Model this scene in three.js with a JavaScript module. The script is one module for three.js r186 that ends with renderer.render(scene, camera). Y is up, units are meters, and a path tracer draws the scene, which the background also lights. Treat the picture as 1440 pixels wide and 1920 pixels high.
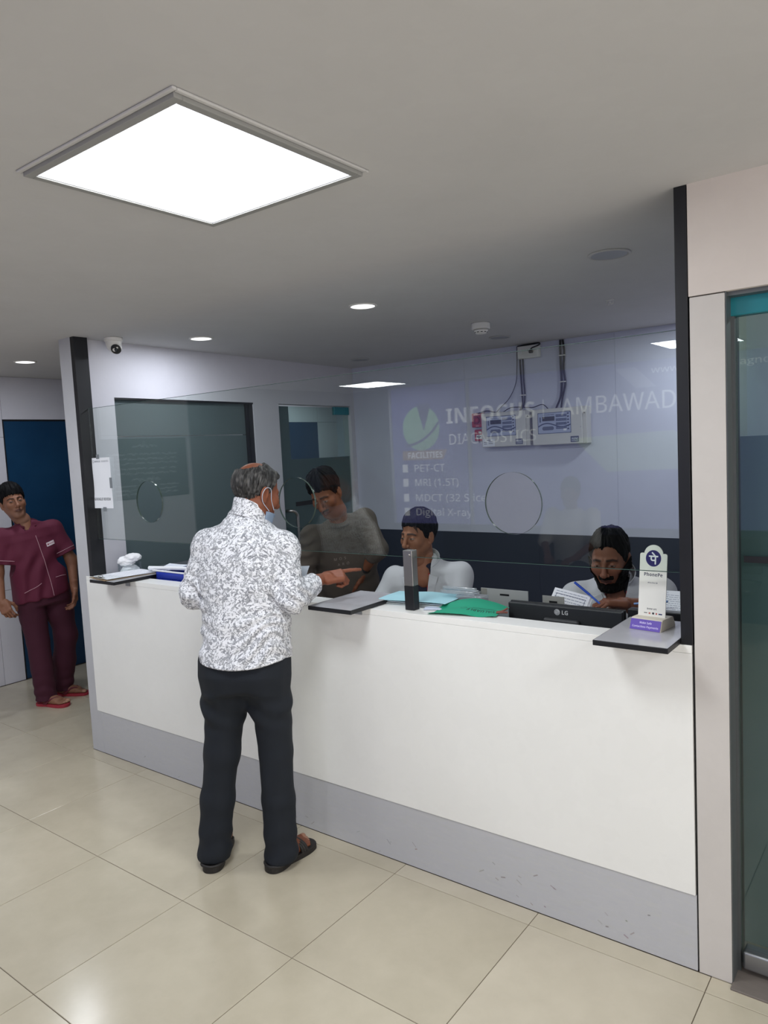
import * as THREE from 'three';
import { RoundedBoxGeometry } from 'three/addons/geometries/RoundedBoxGeometry.js';
import { mergeGeometries } from 'three/addons/utils/BufferGeometryUtils.js';
import { RectAreaLightUniformsLib } from 'three/addons/lights/RectAreaLightUniformsLib.js';

// ---------------------------------------------------------------- camera, lights, exposure
const scene = new THREE.Scene();
scene.background = new THREE.Color(0x05060a);
const renderer = new THREE.WebGLRenderer();
renderer.toneMapping = THREE.LinearToneMapping;
renderer.toneMappingExposure = 1.0;
renderer.shadowMap.enabled = true;
RectAreaLightUniformsLib.init();
const camera = new THREE.PerspectiveCamera(69.66, 0.75, 0.05, 60);
camera.position.set(4.128, 1.7317, 2.3526);
camera.rotation.set(-0.0844, 0.6526, -0.0507, 'YXZ');
const CEIL = 2.466;
const PANEL_LIGHT = 21, PANEL_COLOR = new THREE.Color(0.93, 0.97, 1.0);
const DOWN_LIGHT = 210, DOWN_COLOR = new THREE.Color(0.88, 0.93, 1.0);
const DAY_LIGHT = 1.1, DAY_COLOR = new THREE.Color(1.0, 0.95, 0.9);
function areaLight(w, h, x, y, z, color, intensity) {            // an area light that faces down
  const l = new THREE.RectAreaLight(color, intensity, w, h);
  l.position.set(x, y, z); l.rotation.x = -Math.PI / 2; scene.add(l);
  return l;
}

// ---------------------------------------------------------------- helpers
function rng(seed) { let s = seed >>> 0; return () => { s = (s + 0x6D2B79F5) >>> 0; let t = s; t = Math.imul(t ^ (t >>> 15), t | 1); t ^= t + Math.imul(t ^ (t >>> 7), t | 61); return ((t ^ (t >>> 14)) >>> 0) / 4294967296; }; }
const taken = new Map();
function numbered(name) { const n = taken.get(name) ?? 0; taken.set(name, n + 1); return n ? name + '_' + String(n).padStart(3, '0') : name; }
function tag(o, label, category, group) { o.userData.label = label; o.userData.category = category; if (group) o.userData.group = group; return o; }
function thing(name, label, category, [x, y, z] = [0, 0, 0], turn = 0, group) {
  const o = new THREE.Group(); o.name = numbered(name); o.position.set(x, y, z); o.rotation.y = turn; scene.add(o);
  return tag(o, label, category, group);
}
function flat(g) { const q = g.index ? g.toNonIndexed() : g; for (const k of Object.keys(q.attributes)) if (!['position', 'normal', 'uv', 'color'].includes(k)) q.deleteAttribute(k); return q; }
function join(list) {
  const a = list.map(flat);
  const colored = a.some((g) => g.attributes.color), uvs = a.some((g) => g.attributes.uv);
  for (const g of a) {
    if (colored && !g.attributes.color) g.setAttribute('color', new THREE.BufferAttribute(new Float32Array(g.attributes.position.count * 3).fill(1), 3));
    if (uvs && !g.attributes.uv) g.setAttribute('uv', new THREE.BufferAttribute(new Float32Array(g.attributes.position.count * 2), 2));
  }
  return a.length === 1 ? a[0] : mergeGeometries(a);
}
function part(name, geos, material, parent) { const m = new THREE.Mesh(Array.isArray(geos) ? join(geos) : geos, material); m.name = name; parent.add(m); return m; }
function single(name, geos, material, label, category, group) { const m = part(numbered(name), geos, material, scene); return tag(m, label, category, group); }
function struct(name, geos, material, label, parent = scene) { const m = part(name, geos, material, parent); if (parent === scene) { m.userData.kind = 'structure'; m.userData.label = label; } return m; }
function structGroup(name, label, pos = [0, 0, 0], turn = 0) { const g = new THREE.Group(); g.name = name; g.position.set(...pos); g.rotation.y = turn; g.userData = { kind: 'structure', label }; scene.add(g); return g; }
const bx = (x0, x1, y0, y1, z0, z1) => new THREE.BoxGeometry(x1 - x0, y1 - y0, z1 - z0).translate((x0 + x1) / 2, (y0 + y1) / 2, (z0 + z1) / 2);
const rb = (x0, x1, y0, y1, z0, z1, r = 0.004, s = 2) => new RoundedBoxGeometry(x1 - x0, y1 - y0, z1 - z0, s, Math.min(r, (x1 - x0) / 2.01, (y1 - y0) / 2.01, (z1 - z0) / 2.01)).translate((x0 + x1) / 2, (y0 + y1) / 2, (z0 + z1) / 2);
const cyl = (r0, r1, h, x, y, z, seg = 32) => new THREE.CylinderGeometry(r1, r0, h, seg).translate(x, y + h / 2, z);   // r0 below, r1 above
const V = (a) => new THREE.Vector3(...a);
const tube = (pts, r, n = 24, seg = 8, closed = false) => new THREE.TubeGeometry(new THREE.CatmullRomCurve3(pts.map(V), closed, 'centripetal'), n, r, seg, closed);
const lathe = (pts, seg = 40) => new THREE.LatheGeometry(pts.map((p) => new THREE.Vector2(...p)), seg);
const M = (o) => new THREE.MeshPhysicalMaterial(o);
function metreUV(g, s = 1) {                                       // box-projected uv in metres
  const q = flat(g), p = q.attributes.position, uv = new Float32Array(p.count * 2), a = new THREE.Vector3(), b = new THREE.Vector3(), c = new THREE.Vector3();
  for (let i = 0; i < p.count; i += 3) {
    a.fromBufferAttribute(p, i); b.fromBufferAttribute(p, i + 1).sub(a); c.fromBufferAttribute(p, i + 2).sub(a); b.cross(c);
    const ax = Math.abs(b.x), ay = Math.abs(b.y), az = Math.abs(b.z);
    for (let k = 0; k < 3; k++) {
      const x = p.getX(i + k), y = p.getY(i + k), z = p.getZ(i + k);
      const [u, v] = ax > ay && ax > az ? [z, y] : ay > az ? [x, z] : [x, y];
      uv[(i + k) * 2] = u / s; uv[(i + k) * 2 + 1] = v / s;
    }
  }
  q.setAttribute('uv', new THREE.BufferAttribute(uv, 2)); return q;
}
// value noise
function hash3(x, y, z) { let h = Math.imul(x, 374761393) ^ Math.imul(y, 668265263) ^ Math.imul(z, 2147483647 ^ 0x5bd1e995); h = Math.imul(h ^ (h >>> 13), 1274126177); return ((h ^ (h >>> 16)) >>> 0) / 4294967296; }
function noise(x, y, z) {
  const xi = Math.floor(x), yi = Math.floor(y), zi = Math.floor(z), s = (t) => t * t * (3 - 2 * t), u = s(x - xi), v = s(y - yi), w = s(z - zi);
  const L = (a, b, t) => a + (b - a) * t;
  return L(L(L(hash3(xi, yi, zi), hash3(xi + 1, yi, zi), u), L(hash3(xi, yi + 1, zi), hash3(xi + 1, yi + 1, zi), u), v),
    L(L(hash3(xi, yi, zi + 1), hash3(xi + 1, yi, zi + 1), u), L(hash3(xi, yi + 1, zi + 1), hash3(xi + 1, yi + 1, zi + 1), u), v), w) * 2 - 1;
}
function canvasTexture(w, h, draw, srgb = true) {
  const c = document.createElement('canvas'); c.width = w; c.height = h; draw(c.getContext('2d'), w, h);
  const t = new THREE.CanvasTexture(c); if (srgb) t.colorSpace = THREE.SRGBColorSpace; t.wrapS = t.wrapT = THREE.RepeatWrapping; return t;
}
function pixelTexture(n, fn, srgb = true) {                        // fn(u, v) -> [r,g,b] 0..255, periodic noise is up to fn
  const d = new Uint8Array(n * n * 4);
  for (let y = 0; y < n; y++) for (let x = 0; x < n; x++) { const c = fn(x / n, y / n), i = (y * n + x) * 4; d[i] = c[0]; d[i + 1] = c[1]; d[i + 2] = c[2]; d[i + 3] = 255; }
  const t = new THREE.DataTexture(d, n, n); t.magFilter = THREE.LinearFilter; t.minFilter = THREE.LinearMipmapLinearFilter; t.generateMipmaps = true;
  if (srgb) t.colorSpace = THREE.SRGBColorSpace; t.wrapS = t.wrapT = THREE.RepeatWrapping; t.needsUpdate = true; return t;
}
function pnoise(u, v, f, seed) {                                   // periodic value noise
  const x = u * f, y = v * f, xi = Math.floor(x), yi = Math.floor(y), s = (t) => t * t * (3 - 2 * t), a = s(x - xi), b = s(y - yi), m = (k) => ((k % f) + f) % f;
  const h = (i, j) => hash3(m(i), m(j), seed);
  return (h(xi, yi) * (1 - a) + h(xi + 1, yi) * a) * (1 - b) + (h(xi, yi + 1) * (1 - a) + h(xi + 1, yi + 1) * a) * b;
}
const speckle = (base, amp, seed, fs = [4, 9, 23, 60], ws = [.4, .3, .2, .1]) => pixelTexture(256, (u, v) => { let n = 0; fs.forEach((f, i) => { n += ws[i] * (pnoise(u, v, f, seed + i) - .5); }); return base.map((c) => Math.max(0, Math.min(255, c + n * amp * 2))); });
// ---------------------------------------------------------------- materials of the setting
const mTileTex = [0, 1, 2].map((i) => speckle([[191, 182, 162], [194, 185, 166], [188, 179, 159]][i], 9, 11 + i * 7));
const mTile = mTileTex.map((t) => M({ map: t, roughness: 0.2, ior: 1.5 }));
const mGrout = M({ color: 0x5d5145, roughness: 0.9 });
const mCeil = M({ map: speckle([203, 202, 202], 4, 31), roughness: 0.9 });
const mWall = M({ map: speckle([205, 204, 212], 4, 41), roughness: 0.55 });
const mBackWall = M({ map: speckle([206, 208, 224], 4, 43), roughness: 0.5 });
const mNavy = M({ color: 0x343a4a, roughness: 0.45 });
const mGrey = M({ map: speckle([188, 189, 194], 6, 47), roughness: 0.42 });
const mColumn = M({ map: speckle([205, 200, 196], 5, 53), roughness: 0.5 });
const mHeader = M({ map: speckle([220, 211, 205], 5, 57), roughness: 0.6 });
const mWhite = M({ map: speckle([242, 242, 239], 3, 59), roughness: 0.32 });
const mBlack = M({ map: speckle([17, 18, 23], 6, 61), roughness: 0.45 });
const mBlue = M({ map: speckle([14, 58, 92], 6, 67), roughness: 0.35 });
const mSteel = M({ color: 0xb9b6b1, metalness: 1, roughness: 0.32 });
const mBrushed = M({ color: 0xa9abae, metalness: 1, roughness: 0.42 });
const mGlass = M({ color: 0xfbfefc, transmission: 1, thickness: 0, roughness: 0, ior: 1.52 });
const mGlassEdge = M({ color: 0x5f7a74, transmission: 0.35, thickness: 0, roughness: 0.25 });
const mClear = M({ color: 0xe2efec, transmission: 1, thickness: 0, roughness: 0, ior: 1.5 });
const mFrost = M({ color: 0x84989c, transmission: 0.75, thickness: 0, roughness: 0.75, ior: 1.5 });
const mTeal = M({ color: 0x1f7f8c, roughness: 0.3 });
const mPaper = M({ color: 0xeef0f4, roughness: 0.8 });
const mPlastic = M({ color: 0xe6e4df, roughness: 0.4 });
const mDark = M({ color: 0x17181b, roughness: 0.4 });

// ---------------------------------------------------------------- floor of 600 mm tiles
const X0 = -1.86, X1 = 6.2, Z0 = -6.0, Z1 = 4.75, TX = -0.0473, TZ = 0.0816, T = 0.6;
{
  const floor = structGroup('floor', 'polished cream floor of large square tiles');
  part('screed', bx(X0 - .12, X1 + .12, -.2, -.0025, Z0, Z1 + .12), mGrout, floor);
  const geoCache = new Map();
  function tileGeo(w, d, variant) {
    const key = w.toFixed(3) + '|' + d.toFixed(3) + '|' + variant; if (geoCache.has(key)) return geoCache.get(key);
    const g = .00125, b = .0012, pos = [], uv = [], idx = [], r = rng(variant * 97 + 5), ou = r(), ov = r();
    const ring = (i, y) => [[-w / 2 + i, y, -d / 2 + i], [w / 2 - i, y, -d / 2 + i], [w / 2 - i, y, d / 2 - i], [-w / 2 + i, y, d / 2 - i]];
    const A = ring(g + b, 0), B = ring(g, -b), C = ring(g, -.006), put = (p) => { pos.push(...p); uv.push(p[0] / .9 + ou, p[2] / .9 + ov); return pos.length / 3 - 1; };
    const quad = (p, q, s, t) => { const a = put(p), e = put(q), f = put(s), h = put(t); idx.push(a, e, f, a, f, h); };
    quad(A[3], A[2], A[1], A[0]);
    for (let k = 0; k < 4; k++) { const j = (k + 1) % 4; quad(A[k], A[j], B[j], B[k]); quad(B[k], B[j], C[j], C[k]); }
    const geo = new THREE.BufferGeometry(); geo.setAttribute('position', new THREE.Float32BufferAttribute(pos, 3)); geo.setAttribute('uv', new THREE.Float32BufferAttribute(uv, 2)); geo.setIndex(idx);
    const q = geo.toNonIndexed(); q.computeVertexNormals(); geoCache.set(key, q); return q;
  }
  const r = rng(7), put = (x0, x1, z0, z1) => {
    if (x1 - x0 < .02 || z1 - z0 < .02) return;
    const m = part('tile', tileGeo(x1 - x0, z1 - z0, Math.floor(r() * 4)), mTile[Math.floor(r() * 3)], floor);
    m.position.set((x0 + x1) / 2, (r() - .5) * .0003, (z0 + z1) / 2);
  };
  for (let i = -4; i < 11; i++) for (let k = -10; k < 8; k++) {
    const x0 = Math.max(TX + i * T, X0), x1 = Math.min(TX + (i + 1) * T, X1), z0 = TZ + k * T, z1 = Math.min(TZ + (k + 1) * T, Z1);
    if (x1 <= x0 || z1 <= z0) continue;
    if (k === -1 && x0 > -.3) { if (x0 < 0) put(x0, 0, z0, z1); put(Math.max(x0, 0), x1, .0005, z1); if (x0 >= 3.5) put(x0, x1, z0, 0); continue; }
    put(x0, x1, z0, z1);
  }
}
// ---------------------------------------------------------------- ceiling and walls
struct('ceiling', metreUV(bx(X0 - .12, X1 + .12, CEIL, CEIL + .15, Z0, Z1 + .12), 1.3), mCeil, 'flat matte grey-white painted ceiling');
{
  const w = structGroup('wall_left', 'grey laminate wall along the far side of the corridor');
  part('backing', bx(X0 - .12, X0 - .008, 0, CEIL, Z0, Z1), mGrout, w);
  const pan = (z0, z1, y0, y1, m = mWall) => part('panel', metreUV(rb(X0 - .008, X0, y0 + .0012, y1 - .0012, z0 + .0012, z1 - .0012, .0015, 1)), m, w);
  for (const [a, b] of [[-.53, -.36], [-.36, .84], [.84, 2.24], [2.24, 3.24], [3.24, Z1]]) { const m = a > 2 ? mNavy : mWall; pan(a, b, 0, .759, m); pan(a, b, .759, 1.984, m); pan(a, b, 1.984, CEIL, m); }
  pan(-1.5, -.53, 2.124, CEIL); for (const [a, b] of [[-2.7, -1.5], [-3.5, -2.7], [-4.6, -4.26], [Z0, -4.6]]) { pan(a, b, 0, 2.1); pan(a, b, 2.1, CEIL); } pan(-4.26, -3.5, 2.1, CEIL);
  const d = struct('door_1', metreUV(bx(X0 - .03, X0 - .006, 0.004, 2.124, -1.5, -.53)), mBlue, 'dark blue flush door in the corridor wall behind the man in maroon');
  part('door_frame', [bx(X0 - .03, X0 + .001, 2.112, 2.126, -1.5, -.53), bx(X0 - .03, X0 + .001, 0, 2.112, -.538, -.53)], mDark, d);
  part('door_handle', [cyl(.01, .01, .045, 0, 0, 0, 16).rotateZ(-Math.PI / 2).translate(X0, 1.02, -1.42), rb(X0 + .035, X0 + .05, 1.01, 1.03, -1.43, -1.3, .006)], mSteel, d);
  struct('door_2', metreUV(bx(X0 - .03, X0 - .004, 0.004, 2.1, -4.26, -3.5)), mBlue, 'blue door seen through the clear band of the inner glass door');
  const e = structGroup('wall_corridor_end', 'pale wall closing the corridor with a recessed blue door');
  part('panel', metreUV(bx(X0 - .12, .2, 0, CEIL, Z0, Z0 + .1)), mWall, e);
  part('panel', metreUV(bx(-1.86, -1.5, 0, CEIL, Z0 + .1, -4.9)), mWall, e);
}
{ // left partition between office and corridor; local x runs along the wall away from the counter
  const A = Math.atan(.0693), g = structGroup('wall_office_left', 'white laminate partition with frosted window and glass door', [.11, 0, 0], Math.PI / 2 + A);
  // local: +x = along -z world, +z = towards the office
  const W = (x0, x1, y0, y1) => metreUV(bx(x0, x1, y0, y1, -.09, 0));
  part('panel', [W(.105, .279, 0, CEIL), W(.279, 1.503, 2.132, CEIL), W(1.503, 1.785, 0, CEIL), W(1.785, 2.745, 2.13, CEIL), W(2.745, 2.83, 0, CEIL), W(.279, 1.503, 0, .06)], mWall, g);
  const win = structGroup('window_1', 'frosted office window with grey-green film and dark frame', [.11, 0, 0], Math.PI / 2 + A);
  part('glass_pane', bx(.285, 1.43, .06, 1.893, -.035, -.027), mFrost, win);
  part('glass_pane', bx(.285, 1.43, 1.897, 2.12, -.035, -.027), mFrost, win);
  part('window_frame', [bx(.279, 1.503, 2.12, 2.132, -.06, -.004), bx(1.43, 1.503, .06, 2.12, -.06, -.012), bx(1.455, 1.475, .06, 2.12, -.012, -.006), bx(.279, .285, .06, 2.12, -.06, -.02)], mDark, win);
  const door = thing('glass_door', 'frosted glass office door with clear band and tall steel handle', 'door', [.11, 0, 0], Math.PI / 2 + A);
  part('film', bx(1.79, 2.735, .03, 1.69, -.034, -.032), mFrost, door);
  part('film', bx(1.79, 1.935, 1.69, 2.115, -.034, -.032), mFrost, door);
  part('glass', bx(1.79, 2.735, .03, 2.115, -.032, -.024), mClear, door);
  part('hinge_patch', [rb(2.53, 2.74, 2.055, 2.122, -.045, -.015, .003)], mTeal, door);
  part('stripe', bx(1.95, 2.5, 1.31, 1.345, -.0235, -.0225), mDark, door); part('stripe', bx(1.95, 2.5, .925, .95, -.0235, -.0225), mDark, door);
  part('handle', [tube([[1.83, 1.285, -.02], [1.83, 1.285, .02], [1.85, 1.28, .04], [1.878, 1.25, .045], [1.882, 1.2, .045], [1.882, .8, .045], [1.878, .74, .045], [1.83, .7, .02], [1.83, .7, -.02]], .012, 60, 12)], mSteel, door);
}
{
  const w = structGroup('wall_back', 'lilac-grey back wall of the office above a dark wainscot');
  const z = -2.794;
  part('backing', bx(-.3, 3.66, 0, CEIL, z - .1, z - .006), mGrout, w);
  for (const [a, b] of [[-.3, 1.07], [1.07, 2.29], [2.29, 3.66]]) part('panel', metreUV(bx(a + .0006, b - .0006, 1.031, CEIL, z - .006, z)), mBackWall, w);
  for (const [a, b] of [[-.3, 1.67], [1.67, 3.66]]) part('wainscot_panel', metreUV(bx(a + .0006, b - .0006, 0, 1.03, z - .006, z + .003)), mNavy, w);
}
{
  const w = structGroup('wall_right', 'beige laminate column and header beside the glass entrance door');
  part('column_panel', metreUV(rb(3.5165, 3.614, 0, 2.137, -.3, 0, .0015, 1)), mColumn, w);
  part('header_panel', metreUV(bx(3.5145, X1, 2.1405, CEIL, -.12, .0008)), mHeader, w);
  part('divider', metreUV(bx(3.53, 3.61, 0, CEIL, -2.8, -.1)), mWall, w);
  part('divider', metreUV(bx(3.53, 3.6, 2.13, CEIL, -.29, -.12)), mWall, w);
  part('panel', metreUV(bx(4.62, X1, 0, 2.139, -.12, 0)), mColumn, w);
  part('jamb', [bx(3.614, 3.6175, 0, 2.14, -.07, -.005), bx(3.614, 3.626, 0, 2.14, -.13, -.07), bx(3.614, 4.62, 2.128, 2.1405, -.1, -.02)], M({ color: 0x6a6e70, metalness: .6, roughness: .45 }), w);
  const r = structGroup('wall_side_room', 'dim room behind the glass entrance door');
  part('panel', metreUV(bx(3.6, X1, 0, CEIL, -2.9, -2.8)), mWall, r);
    part('door_leaf', bx(4.2, 5.0, 0, 2.1, -2.8, -2.77), mDark, r);
  const sr = structGroup('wall_waiting_side', 'beige wall with the daylit glazed front on the far side of the waiting area');
  part('panel', metreUV(bx(X1, X1 + .12, 0, CEIL, -2.9, .5)), mHeader, sr); part('panel', metreUV(bx(X1, X1 + .12, 0, .25, .5, Z1)), mHeader, sr); part('panel', metreUV(bx(X1, X1 + .12, 2.35, CEIL, .5, Z1)), mHeader, sr);
  const dw = structGroup('window_3', 'tall frosted daylit shop window beside the waiting area');
  part('daylit_window_pane', bx(X1 + .04, X1 + .06, .25, 2.35, .5, Z1), new THREE.MeshStandardMaterial({ color: 0xffffff, emissive: DAY_COLOR, emissiveIntensity: .5, roughness: .6 }), dw);
  part('window_frame', [.5, 1.92, 3.33, Z1 - .03].map((z) => bx(X1 + .01, X1 + .04, .25, 2.35, z, z + .03)), mGrey, dw);
  const dl = new THREE.RectAreaLight(DAY_COLOR, DAY_LIGHT, 4.1, 2.05); dl.position.set(X1 + .005, 1.3, 2.62); dl.rotation.y = Math.PI / 2; scene.add(dl);
}
// glass entrance door on the right
{
  const d = thing('entrance_door', 'frosted glass door with teal top fitting and brushed bottom rail', 'door', [3.614, 0, -.085]);
  part('glass', bx(.014, 1.0, .03, 2.075, -.006, .006), mClear, d);
  part('film', bx(.02, 1.0, .1, 1.717, -.0085, -.0065), M({ color: 0x868d94, transmission: 0.6, thickness: 0, roughness: 0.75 }), d);
  part('top_fitting', rb(-.001, 1.0, 2.075, 2.134, -.022, .022, .004), mTeal, d);
  part('bottom_rail', rb(.02, 1.0, .022, .082, -.028, .028, .008), mBrushed, d);
  part('stripe', bx(.03, 1.0, 1.333, 1.353, .0062, .0072), mDark, d);
  const s = struct('trim_4', rb(3.615, 4.62, -.002, .006, -.16, .03, .003), M({ map: speckle([112, 104, 98], 14, 71), roughness: .6 }), 'grey stone threshold under the glass entrance door');
}
// black posts that hold the glass
struct('trim_1', [metreUV(rb(.123, .159, 1.0767, CEIL, -.088, -.0005, .001, 1)), metreUV(bx(.123, .1595, 1.295, 2.02, -.0545, -.0525))], mBlack, 'black laminate post at the corridor end of the counter');
struct('trim_2', metreUV(rb(3.476, 3.512, 1.0767, CEIL, -.16, .0005, .0015, 1)), mBlack, 'black laminate post next to the beige column');
struct('trim_3', metreUV(rb(.002, .123, 0, CEIL, -.1, 0, .0015, 1)), mGrey, 'pale grey end strip of the office partition, floor to ceiling');

// waiting-room shop front behind the photographer, seen in the glass
{
  const w = structGroup('wall_front', 'waiting-room front wall below and above the printed window');
  part('panel', metreUV(bx(X0, X1, 0, .84, Z1 - .1, Z1)), mNavy, w);
  part('panel', metreUV(bx(X0, X1, 2.45, CEIL, Z1 - .1, Z1)), mGrey, w);
  part('panel', metreUV(bx(X0, -1.2, .84, 2.45, Z1 - .1, Z1)), mNavy, w);
  part('panel', metreUV(bx(3.6, X1, .84, 2.45, Z1 - .1, Z1)), mGrey, w);
}
{
  const PX = 420, W = 4.8, H = 1.61;                               // window from x -1.2 to 3.6, y .84 to 2.45
  const tex = canvasTexture(2016, 676, (c) => {
    const X = (x) => (x + 1.2) * PX, Y = (y) => (2.45 - y) * PX;
    c.fillStyle = '#6868a0'; c.fillRect(0, 0, 2016, 676);
    c.fillStyle = '#94a6a2'; c.beginPath(); c.moveTo(X(1.1), Y(1.75)); c.lineTo(X(2.1), Y(1.78)); c.lineTo(X(2.6), Y(1.42)); c.lineTo(X(1.45), Y(1.4)); c.fill();
    c.fillStyle = '#a3a5c8'; c.beginPath(); c.moveTo(X(1.55), Y(2.4)); c.lineTo(X(1.75), Y(2.4)); c.lineTo(X(1.95), Y(2.2)); c.lineTo(X(1.75), Y(2.2)); c.fill();
    c.fillStyle = '#8fb59e'; c.beginPath(); c.arc(X(-.77), Y(1.96), .26 * PX, 0, 7); c.fill();
    c.fillStyle = '#5a5c82'; c.beginPath(); c.moveTo(X(-.82), Y(2.24)); c.lineTo(X(-.62), Y(2.24)); c.lineTo(X(-.73), Y(1.92)); c.fill();
    c.strokeStyle = '#5a5c82'; c.lineWidth = 12; c.beginPath(); c.moveTo(X(-1.0), Y(1.76)); c.quadraticCurveTo(X(-.7), Y(1.78), X(-.52), Y(2.02)); c.stroke();
    c.fillStyle = '#f2f4ff'; c.textBaseline = 'alphabetic';
    const txt = (s, x, y, h, w, bold) => { c.font = (bold ? 'bold ' : '') + Math.round(h * PX / .72) + 'px sans-serif'; const m = c.measureText(s).width; c.save(); c.translate(X(x), Y(y)); c.scale(w * PX / m, 1); c.fillText(s, 0, 0); c.restore(); };
    txt('INFOCUS', -.42, 1.99, .17, 1.12, true); c.fillRect(X(.78), Y(2.17), 5, .2 * PX); txt('AMBAWADI', .98, 1.99, .17, 1.24, false);
    txt('DIAGNOSTICS', -.4, 1.75, .12, 1.1, false); txt('www.infocusdiagnostics.com', 1.9, 2.33, .06, 1.5, false);
    c.fillStyle = '#9c8278'; c.beginPath(); c.moveTo(X(-1.05), Y(1.7)); c.lineTo(X(-.42), Y(1.7)); c.lineTo(X(-.48), Y(1.59)); c.lineTo(X(-1.05), Y(1.59)); c.fill();
    c.fillStyle = '#f2f4ff'; txt('FACILITIES', -.98, 1.61, .07, .5, true);
    [['PET-CT', 1.43, .44], ['MRI (1.5T)', 1.26, .62], ['MDCT (32 Slice)', 1.08, 1.02], ['Digital X-ray', .91, .78]].forEach(([s, y, w]) => { c.fillRect(X(-1.06), Y(y + .11), .075 * PX, .095 * PX); txt(s, -.9, y + .02, .085, w, false); });
  });
  const win = structGroup('window_2', 'street window with backlit printed clinic sign behind the waiting seats');
  const pane = part('printed_sign_film', new THREE.PlaneGeometry(W, H).translate(1.2, 1.645, Z1 - .02), new THREE.MeshStandardMaterial({ map: tex, emissive: 0xffffff, emissiveMap: tex, emissiveIntensity: 1.0, roughness: .5, side: THREE.DoubleSide }), win);
  part('outer_board', bx(-1.2, 3.6, .84, 2.45, Z1 - .012, Z1), mDark, win);
  part('window_frame', [0, 1.09, 4.8].map((x) => bx(-1.2 + Math.max(0, x - .015), -1.2 + Math.min(4.8, x + .015), .84, 2.45, Z1 - .05, Z1 - .02)), mGrey, win);
}
// ---------------------------------------------------------------- reception counter
{
  const c = thing('reception_counter', 'long white-fronted reception counter with grey kick panel', 'counter', [0, 0, 0]);
  part('front_panel', metreUV(rb(.089, 3.5085, .2575, 1.05, -.02, .0035, .0012, 1)), mWhite, c);
  part('top_ledge', metreUV(rb(.089, 3.5085, 1.0505, 1.076, -.1, .0035, .0012, 1)), mWhite, c);
  const scuff = canvasTexture(2048, 160, (k) => { k.fillStyle = 'rgb(189,190,195)'; k.fillRect(0, 0, 2048, 160); const r = rng(91); for (let i = 0; i < 5200; i++) { const v = 180 + r() * 18; k.fillStyle = `rgba(${v},${v},${v + 4},.12)`; k.fillRect(r() * 2048, r() * 160, 4 + r() * 30, 2 + r() * 5); } for (let i = 0; i < 36; i++) { const x = 300 + r() * 1748, y = 60 + r() * 98, l = 2 + r() * 12, a = (r() - .5) * 2; k.strokeStyle = `rgba(${90 + r() * 40},${86 + r() * 36},${84 + r() * 30},${.25 + r() * .5})`; k.lineWidth = 1 + r() * 1.6; k.beginPath(); k.moveTo(x, y); k.lineTo(x + l, y + l * a); k.stroke(); } }); scuff.repeat.set(1, 3.4 / .2565);
  part('kick_panel', metreUV(rb(.124, 3.5115, .001, .2565, -.03, 0, .001, 1), 3.4), M({ map: scuff, roughness: .42 }), c);
  part('gap_strip', bx(3.5118, 3.5162, 0, 1.076, -.03, -.006), mDark, c);
  part('inner_panel', bx(.126, 3.51, .001, 1.05, -.098, -.03), mGrey, c);
  part('inner_shelf', rb(2.12, 2.655, 1.05, 1.065, -.312, -.1005, .002, 1), mGrey, c);
  part('worktop', rb(1.0, 3.5, .725, .75, -.72, -.0985, .003), mGrey, c);
  part('support', bx(1.02, 1.05, .001, .725, -.68, -.1), mGrey, c); part('support', bx(2.3, 2.33, .001, .725, -.68, -.1), mGrey, c); part('support', bx(3.46, 3.49, .001, .725, -.68, -.1), mGrey, c);
}
// glass screen with three speak holes
{
  const x0 = .1605, x1 = 3.4755, y0 = 1.294, y1 = 2.055, z = -.06, th = .008, hy = 1.513, hr = .1145;
  const s = new THREE.Shape(); s.moveTo(x0, y0); s.lineTo(x1, y0); s.lineTo(x1, y1); s.lineTo(x0, y1); s.lineTo(x0, y0);
  for (const hx of [.68, 1.79, 2.878]) { const h = new THREE.Path(); h.absarc(hx, hy, hr, 0, Math.PI * 2, true); s.holes.push(h); }
  const g = thing('glass_screen', 'wide clear glass screen with three round speak holes above the counter', 'glass screen', [0, 0, z]);
  part('pane', new THREE.ExtrudeGeometry(s, { depth: th, bevelEnabled: false, curveSegments: 64 }).translate(0, 0, -th / 2), mGlass, g);
  const e = [bx(x0, x1, y1, y1 + .0012, -th / 2, th / 2), bx(x0, x1, y0 - .0012, y0, -th / 2, th / 2)];
  part('polished_edge', e[0], mGlassEdge, g); part('polished_edge', e[1], mGlassEdge, g);
  for (const hx of [.68, 1.79, 2.878]) part('hole_edge', new THREE.CylinderGeometry(hr - .0006, hr - .0006, th + .001, 72, 1, true).rotateX(Math.PI / 2).translate(hx, hy, 0), M({ color: 0x46554f, roughness: .15, side: THREE.DoubleSide }), g);
}
{
  const g = thing('glass_clamp_post', 'square steel clamp post with black lower half holding the glass', 'clamp post', [2.405, 1.0765, -.06]);
  part('sleeve', rb(-.022, .022, .1, .245, -.019, .019, .002), mSteel, g);
  part('black_foot', rb(-.0225, .0225, 0, .1, -.0195, .0195, .002), mBlack, g);
  part('set_screw', cyl(.005, .005, .004, 0, 0, 0, 12).rotateX(Math.PI / 2).translate(.008, .225, .019), mSteel, g);
}
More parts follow.
